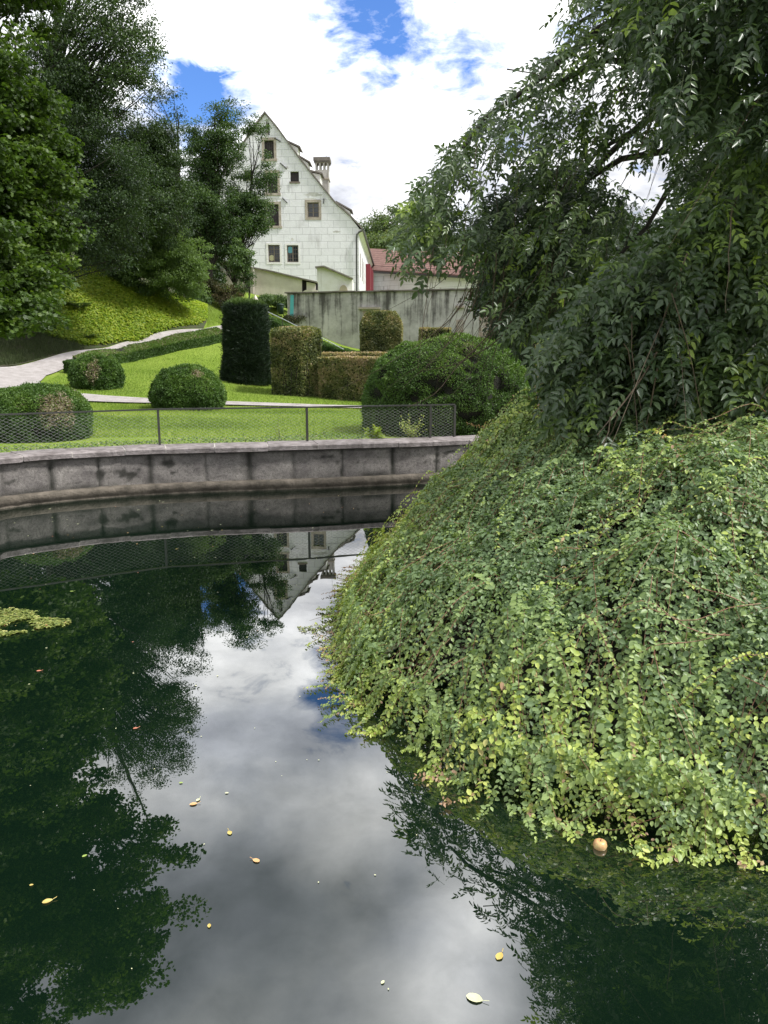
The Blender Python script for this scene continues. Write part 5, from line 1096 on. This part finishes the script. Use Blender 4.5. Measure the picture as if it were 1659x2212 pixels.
# ------------------------------------------------------------------ weeping ash
ash = empty('weeping_ash', (6.2, 9.5, .6), 'weeping ash with long curtains of feathered leaves on the right', 'tree')
rs = np.random.RandomState(77)
def poly_fill(poly, n):
    poly = np.array(poly, float); x0, y0 = poly.min(0); x1, y1 = poly.max(0); out = np.zeros((0, 2))
    while len(out) < n:
        q = rs.rand(n * 3, 2) * [x1 - x0, y1 - y0] + [x0, y0]; out = np.vstack([out, q[inside(poly, q[:, 0], q[:, 1])]])
    return out[:n]
def at_many(q, Y):
    u = (q[:, 0] - 829.5) / FPX; v = (1106 - q[:, 1]) / FPX; yc = math.cos(PITCH) + v * math.sin(PITCH); zc_ = -math.sin(PITCH) + v * math.cos(PITCH); k = Y / yc
    return np.c_[u * k, Y, CAMZ + zc_ * k]
lobes = [  # polygon, depth near, depth far, count, leaflet length, tint, gap
    ([(858, 500), (880, 430), (940, 345), (1015, 270), (1090, 215), (1165, 140), (1225, 60), (1230, -20), (1260, -160), (1300, -520), (1950, -520), (1950, 120), (1620, 120), (1450, 300), (1380, 380), (1330, 520), (1270, 620), (1190, 690), (1110, 700), (1075, 640), (1060, 580), (1000, 545), (950, 560), (905, 600), (880, 560)], 7.6, 9.6, 5600, .062, .45, .42),
    ([(1040, 430), (1250, 330), (1380, 430), (1300, 600), (1230, 700), (1110, 725), (1060, 640)], 8.6, 11.0, 1700, .062, .12, .0),  # deep layer, dark tint: shade inside the crown put into the leaf colour
    ([(1215, 890), (1180, 810), (1200, 720), (1260, 640), (1330, 560), (1430, 500), (1540, 400), (1600, 330), (1720, 260), (1760, 985), (1560, 960), (1400, 930), (1300, 930)], 5.2, 6.8, 5200, .057, .45, .25),
    ([(1240, 920), (1300, 640), (1500, 480), (1760, 350), (1760, 960)], 6.5, 8.5, 2600, .062, .15, .0),  # back layer of the right lobe, crown shade again in the dark tint
    ([(1370, 60), (1400, -420), (2050, -420), (2050, 330), (1620, 300), (1500, 230), (1400, 150)], 4.8, 6.8, 4600, .055, .28, .32),
    ([(1450, 300), (1400, 150), (1520, 220), (1659, 300), (1700, 420), (1560, 430), (1460, 420)], 6.5, 8.5, 420, .055, .35, .3),
]
PC = []; SZ = []; TT = []
for poly, d0, d1, n_, ls_, tb, gp in lobes:
    q = poly_fill(poly, n_ * 2); Y = d0 + (d1 - d0) * rs.rand(len(q)); P = at_many(q, Y)
    if gp: k = fbm(P, 1.5, 2, off=3.0) > gp; P = P[k]
    P = P[:n_]; yc_ = P[:, 1] * math.cos(PITCH) - (P[:, 2] - CAMZ) * math.sin(PITCH); qx = 829.5 + FPX * P[:, 0] / yc_; qy = 1106 - FPX * (P[:, 1] * math.sin(PITCH) + (P[:, 2] - CAMZ) * math.cos(PITCH)) / yc_
    opening = np.exp(-(((qx - 1365) / 95) ** 2 + ((qy - 330) / 110) ** 2)) + .6 * np.exp(-(((qx - 1235) / 60) ** 2 + ((qy - 215) / 60) ** 2)); P = P[rs.rand(len(P)) > opening * .85]; PC.append(P); SZ.append(np.full(len(P), ls_)); TT.append(np.full(len(P), tb) + (rs.rand(len(P)) < .05) * .4)
PC = np.concatenate(PC); SZ = np.concatenate(SZ) * (.8 + .55 * rs.rand(len(PC))); TT = np.concatenate(TT) + rs.normal(size=len(PC)) * .15 + (fbm(PC, 2.0, 2, off=5.0) - .5) * .5
n_ = len(PC); hd = np.c_[-.55 + rs.normal(size=n_) * .6, -.35 + rs.normal(size=n_) * .6, -.75 + rs.normal(size=n_) * .4]; hd = vnorm(hd); upn = vnorm(rs.normal(size=(n_, 3)) * .5 + [-.2, -.5, .9]); sd = vnorm(np.cross(hd, upn)); upn = np.cross(sd, hd)
LP = []; LD = []; LN = []; LL = []; LT = []; rach = []
for k in range(9):
    u = [.25, .25, .48, .48, .70, .70, .90, .90, 1.0][k]; sg = [1, -1, 1, -1, 1, -1, 1, -1, 0][k]
    P = PC + hd * (u * SZ * 3.1)[:, None] + np.array([0, 0, -1]) * (u ** 2 * SZ * .5)[:, None]; D = sd * sg * 1.0 + hd * (.65 if sg else 1.2) + rs.normal(size=(n_, 3)) * .27 + [0, 0, -.25]
    LP.append(P); LD.append(D); LN.append(upn + rs.normal(size=(n_, 3)) * .25); LL.append(SZ * (.85 + .3 * rs.rand(n_)) * (1.15 if sg == 0 else 1)); LT.append(TT + rs.normal(size=n_) * .05)
LP, LD, LN, LL, LT = map(np.concatenate, (LP, LD, LN, LL, LT))
leaves('crown', LP, LD, LN, LL, LL * .47, LT, M_ash, ash, 'lance')
paths = []; rad = []
for i in range(0, n_, 2):
    u = np.array([-.3, .3, .7, 1.0])[:, None]; paths.append(PC[i] + hd[i] * u * SZ[i] * 3.1 + np.array([0, 0, -1]) * np.maximum(u, 0) ** 2 * SZ[i] * .5); rad.append(np.array([.0022, .0018, .0014, .001]))
tubes('leaf_stalks', paths, rad, simple('green_stalk', (.10, .13, .05), .6), ash, 3)
# hanging twigs and limbs
paths = []; rad = []
for poly, d0, d1, cnt in ((lobes[0][0], 7.8, 9.4, 150), (lobes[2][0], 4.9, 6.2, 60), (lobes[4][0], 4.8, 6.5, 60)):
    q = poly_fill(poly, cnt); q[:, 0] += 50; P = at_many(q, d0 + (d1 - d0) * rs.rand(cnt))[q[:, 1] > 60]
    for p in P:
        l = rs.uniform(.6, 1.7); u = np.linspace(0, 1, 9)[:, None]; o_ = np.array([-.15 + rs.normal() * .25, rs.normal() * .3, 0]); paths.append(p + o_ * l * (u ** 1.1) + np.array([0, 0, -1]) * l * u ** 1.2 + rs.normal(size=(9, 3)) * .006); rad.append(np.linspace(rs.uniform(.003, .006), .0012, 9))
for i in range(46):   # bare strands under the crown
    px = rs.uniform(1000, 1230); p = np.array(at(px, rs.uniform(540, 640), rs.uniform(7.6, 9.5))); l = rs.uniform(.5, 1.35); u = np.linspace(0, 1, 9)[:, None]
    o_ = np.array([-.35 + rs.normal() * .3, rs.normal() * .2, 0]); paths.append(p + o_ * l * u ** 1.4 + np.array([0, 0, -1]) * l * u ** .9 * .95 + rs.normal(size=(9, 3)) * .006); rad.append(np.linspace(.0045, .0015, 9))
for a in ([(1085, 690, 8.2), (1040, 740, 8.1), (985, 795, 8.0), (940, 850, 7.9), (880, 880, 7.9)], [(1120, 640, 8.2), (1090, 720, 8.2), (1000, 780, 8.1), (920, 800, 8.0)], [(1095, 150, 8.4), (1130, 155, 8.4), (1180, 170, 8.4), (1240, 240, 8.6)], [(1420, 760, 5.2), (1370, 840, 5.1), (1290, 940, 5.0)], [(1659, 400, 5.6), (1580, 560, 5.5), (1545, 620, 5.4), (1520, 690, 5.3)], [(1420, 230, 7.4), (1370, 350, 7.6), (1330, 420, 7.6)]):
    c_ = catmull([np.array(at(*t_)) for t_ in a], .1, False); paths.append(c_); rad.append(np.linspace(.008, .003, len(c_)))
tubes('twigs', paths, rad, M_twig, ash, 5)
trk = catmull([np.array((6.4, 9.6, .4)), np.array((6.3, 9.5, 2.0)), np.array((5.9, 9.4, 3.6)), np.array((5.2, 9.2, 5.0)), np.array((4.8, 9.0, 6.2))], .2, False)
tubes('trunk', [trk], [np.linspace(.26, .14, len(trk))], M_bark, ash, 12)
limbs = []; lr = []
for tgt in [(1000, 320, 8.6), (1100, 230, 8.8), (1230, 60, 8.8), (1150, 480, 9.3), (1350, -150, 8.2), (1500, 30, 6.6), (1600, 350, 6.4), (1659, 150, 5.8), (1330, 560, 8.5), (1480, 520, 6.3), (1250, 380, 9.2), (1120, 560, 9.6)]:
    s_ = trk[rs.randint(len(trk) // 2, len(trk))]; e_ = np.array(at(*tgt)); u = np.linspace(0, 1, 12)[:, None]; pth = s_ + (e_ - s_) * u + np.array([0, 0, 1]) * np.sin(u * math.pi) * .5 + np.r_[np.zeros((1, 3)), (rs.normal(size=(10, 3)) * .05), np.zeros((1, 3))]; limbs.append(pth); lr.append(np.linspace(.075, .018, 12))
tubes('limbs', limbs, lr, M_bark, ash, 8)

# ------------------------------------------------------------------ small plants on the coping
def sprig(name, label, base, n_, h_, L_, mat, tint, shape='oval', spread=.5, seed=0):
    rs = np.random.RandomState(seed); root = empty(name, base, label, 'plant'); paths = []; P = []; D = []
    for i in range(n_):
        d = vnorm(np.array([rs.normal() * spread, rs.normal() * spread, 1.0])); l = h_ * rs.uniform(.5, 1); u = np.linspace(0, 1, 8)[:, None]; pth = np.array(base) + d * l * u + np.array([d[0], d[1], -.3]) * l * .3 * u ** 2; paths.append(pth)
        for j in range(2, 8):
            for _ in range(3): P.append(pth[j]); D.append(vnorm(rs.normal(size=3) + [0, 0, .3]))
    P = np.array(P); D = np.array(D); leaves('foliage', P, D, rs.normal(size=P.shape) * .5 + [0, -.4, 1], L_, L_ * .6, tint + rs.normal(size=len(P)) * .08, mat, root, shape); tubes('stems', paths, [np.linspace(.004, .0015, 8)] * n_, M_twig, root, 4)
sprig('leafy_weed', 'bright lime green leafy weed growing behind the coping', at(812, 956, 12.3), 12, .27, .075, M_cover, .78, 'lobed', .4, 1)
sprig('wild_seedling', 'thin twiggy seedling with small pale leaves by the fence end', at(890, 954, 12.5), 26, .50, .03, M_shrub, .78, 'oval', .3, 2)
sprig('wild_seedling', 'sparse tall weed stalk in front of the lawn, left of the lime green weed', at(605, 957, 12.1), 5, .42, .02, M_shrub, .6, 'dia', .15, 3)
root = empty('reddish_shoot', at(1075, 940, 9.5), 'shoot with pink red leaves pointing left above the coping', 'plant'); u = np.linspace(0, 1, 24); c_ = catmull([np.array(at(1080, 940, 9.2)), np.array(at(1050, 925, 9.1)), np.array(at(1010, 915, 9.0))], .02, False)
P = np.repeat(c_, 2, 0); leaves('foliage', P, RS.normal(size=P.shape) * .8 + [0, 0, .2], RS.normal(size=P.shape) + [0, 0, 1], .03, .02, np.ones(len(P)), M_shrub, root, 'oval'); tubes('stem', [c_], [np.linspace(.004, .002, len(c_))], M_redstem, root, 4)
# ------------------------------------------------------------------ on the water
def water_px(px, py): d = dir_px(px, py); t_ = -CAMZ / d.z; return Vector((d.x * t_, d.y * t_, 0))
Mlf = {'yellow': simple('yellow_leaf', (.52, .45, .16), .5, var=(.5, .35, .08), vscale=30), 'orange': simple('orange_leaf', (.62, .30, .12), .5, var=(.6, .42, .2), vscale=30), 'pale': simple('pale_leaf', (.62, .63, .40), .5, var=(.5, .52, .3), vscale=30),
       'red': simple('red_leaf', (.45, .12, .07), .5, var=(.5, .25, .15), vscale=30), 'green': simple('green_leaf_fallen', (.32, .42, .10), .5, var=(.2, .3, .06), vscale=30)}
def fallen(px, py, size, col, label, rot=None, asp=.62, group=None):
    p = water_px(px, py); a = rnd.uniform(0, 6.28) if rot is None else rot; out = []
    prof_ = [(0, .0), (.12, .30), (.3, .46), (.5, .5), (.7, .42), (.88, .22), (1, 0)]; d = Vector((math.cos(a), math.sin(a), 0)); s_ = Vector((-d.y, d.x, 0)); L_ = size * .68
    top = [(t_, w_ + rnd.uniform(-.03, .03) * (w_ > 0)) for t_, w_ in prof_]; vs = []; fs = []
    for t_, w_ in top:
        for k in (-1, 0, 1): vs.append(p + d * (t_ - .5) * L_ + s_ * k * w_ * L_ * asp + Vector((0, 0, .003 + .0 + abs(k) * .10 * w_ * L_ + .05 * L_ * (t_ - .5) ** 2)))
    for i in range(len(top) - 1):
        for k in (0, 1): fs.append((i * 3 + k, i * 3 + k + 1, (i + 1) * 3 + k + 1, (i + 1) * 3 + k))
    mb = MB(); mb.add(vs, fs)
    vs2 = [p + d * .5 * L_ + Vector((0, 0, .005)), p + d * .85 * L_ + s_ * .05 * L_ + Vector((0, 0, .008))]; 
    if size > .03: mb.tube(vs2, .0012, 4)
    o = mb.build('fallen_leaf', Mlf[col]); tag(o, label, 'leaf', group)
for a in [(418, 1738, .052, 'orange', 'orange leaf floating at the edge of the reflected trees', .3), (428, 1729, .035, 'pale', 'pale green leaf touching the orange one near the reflected trees', 1.2), (496, 1800, .045, 'yellow', 'small yellow leaf floating on the grey reflected sky', 2.0),
          (553, 1860, .05, 'orange', 'round orange leaf with a stalk on the open water', 2.6), (1079, 2067, .055, 'yellow', 'yellow speckled leaf beside the reflected ash twigs', 1.0), (1025, 2158, .078, 'pale', 'large cream pointed leaf near the bottom of the pond', -.4),
          (293, 1574, .04, 'red', 'small red leaf on the dark green reflection', .4), (183, 1850, .03, 'green', 'light green leaf on the dark water left of centre', .8), (103, 1948, .055, 'yellow', 'dull yellowish sunken leaf at lower left', .5), (452, 2001, .03, 'yellow', 'narrow yellow leaf low on the grey water', 1.8),
          (827, 2123, .024, 'pale', 'tiny round pale leaf left of the large cream leaf', 1.0), (68, 1913, .022, 'yellow', 'tiny yellow leaf near the left edge of the dark water', .2), (84, 1450, .045, 'red', 'reddish leaf on the dark water under the floating weed', .1), (490, 1714, .025, 'pale', 'small pale leaf above the yellow one on reflected cloud', .1),
          (391, 1692, .028, 'green', 'light green leaf touching the reflected tree edge', .1), (155, 1278, .05, 'green', 'greenish leaf floating below the left end of the fence reflection', 0.1)]:
    fallen(*a)
grp = 'tiny scattered leaves and petals floating on the pond'
for k in range(95):
    py = rnd.choice([rnd.uniform(1068, 1250), rnd.uniform(1068, 1150), rnd.uniform(1150, 1700), rnd.uniform(1200, 2200)]); px = rnd.uniform(10, 860 if py < 1110 else 690 if py < 1600 else 900)
    p = water_px(px, py)
    if not inside(offset(pond, -.35)[::5], np.array([p.x]), np.array([p.y]))[0]: continue
    cl_ = rnd.choice(['pale', 'pale', 'yellow', 'orange', 'red']) if py < 1400 else 'pale'
    zn = 'close to the far pond wall' if py < 1120 else 'below the reflected fence' if py < 1300 else 'on the open water'
    fallen(px, py, rnd.uniform(.012, .03) * (1.3 if py < 1200 else .5 if py > 1500 else .8), cl_, 'tiny %s leaf scrap floating %s' % (cl_, zn), None, .6, grp)
# weed raft
c_ = np.array([water_px(px, py) for px, py in ((-60, 1310), (30, 1316), (75, 1322), (80, 1335), (150, 1340), (148, 1352), (90, 1358), (40, 1370), (-60, 1385))])[:, :2]
q = scatter_poly(c_, 2600); k = fbm(np.c_[q, q[:, :1] * 0], 5, 3) > .50; q = q[k]; P = np.c_[q, .004 + .006 * RS.rand(len(q))]
tag(leaves('floating_weed', P, rdir(len(q)) * [1, 1, .1], rdir(len(q)) * .15 + [0, 0, 1], .032, .02, .50 + RS.normal(size=len(q)) * .22, M_weed, shape='oval'), 'patch of floating leaves and water weed at the left edge of the pond', 'water weed', kind='stuff')
c_ = np.array([water_px(px, py) for px, py in ((640, 1355), (700, 1352), (705, 1366), (650, 1368))])[:, :2]; q = scatter_poly(c_, 90)
tag(leaves('floating_weed', np.c_[q, q[:, 0] * 0 + .004], rdir(90) * [1, 1, .1], rdir(90) * .1 + [0, 0, 1], .02, .012, .5 + RS.normal(size=90) * .2, M_weed, shape='oval'), 'thin scum of duckweed off the tip of the honeysuckle', 'duckweed', kind='stuff')
# apple
p = water_px(1296, 1830); root = empty('apple', p, 'yellow and red apple floating under the honeysuckle tips', 'apple')
mb = MB(); prof_ = [(.0, -.018), (.014, -.016), (.024, -.004), (.028, .010), (.024, .024), (.013, .031), (.005, .028), (0, .025)]; mb.lathe(p, prof_, 18)
mb.build('fruit', simple('apple_skin', (.60, .50, .20), .35, var=(.50, .22, .12), vscale=25), root, True)
mb = MB(); mb.tube([p + Vector((0, 0, .027)), p + Vector((.004, 0, .04))], .0012, 5); mb.build('stalk', M_twig, root)
print('faces', sum(len(o.data.polygons) for o in bpy.data.objects if o.type == 'MESH'))
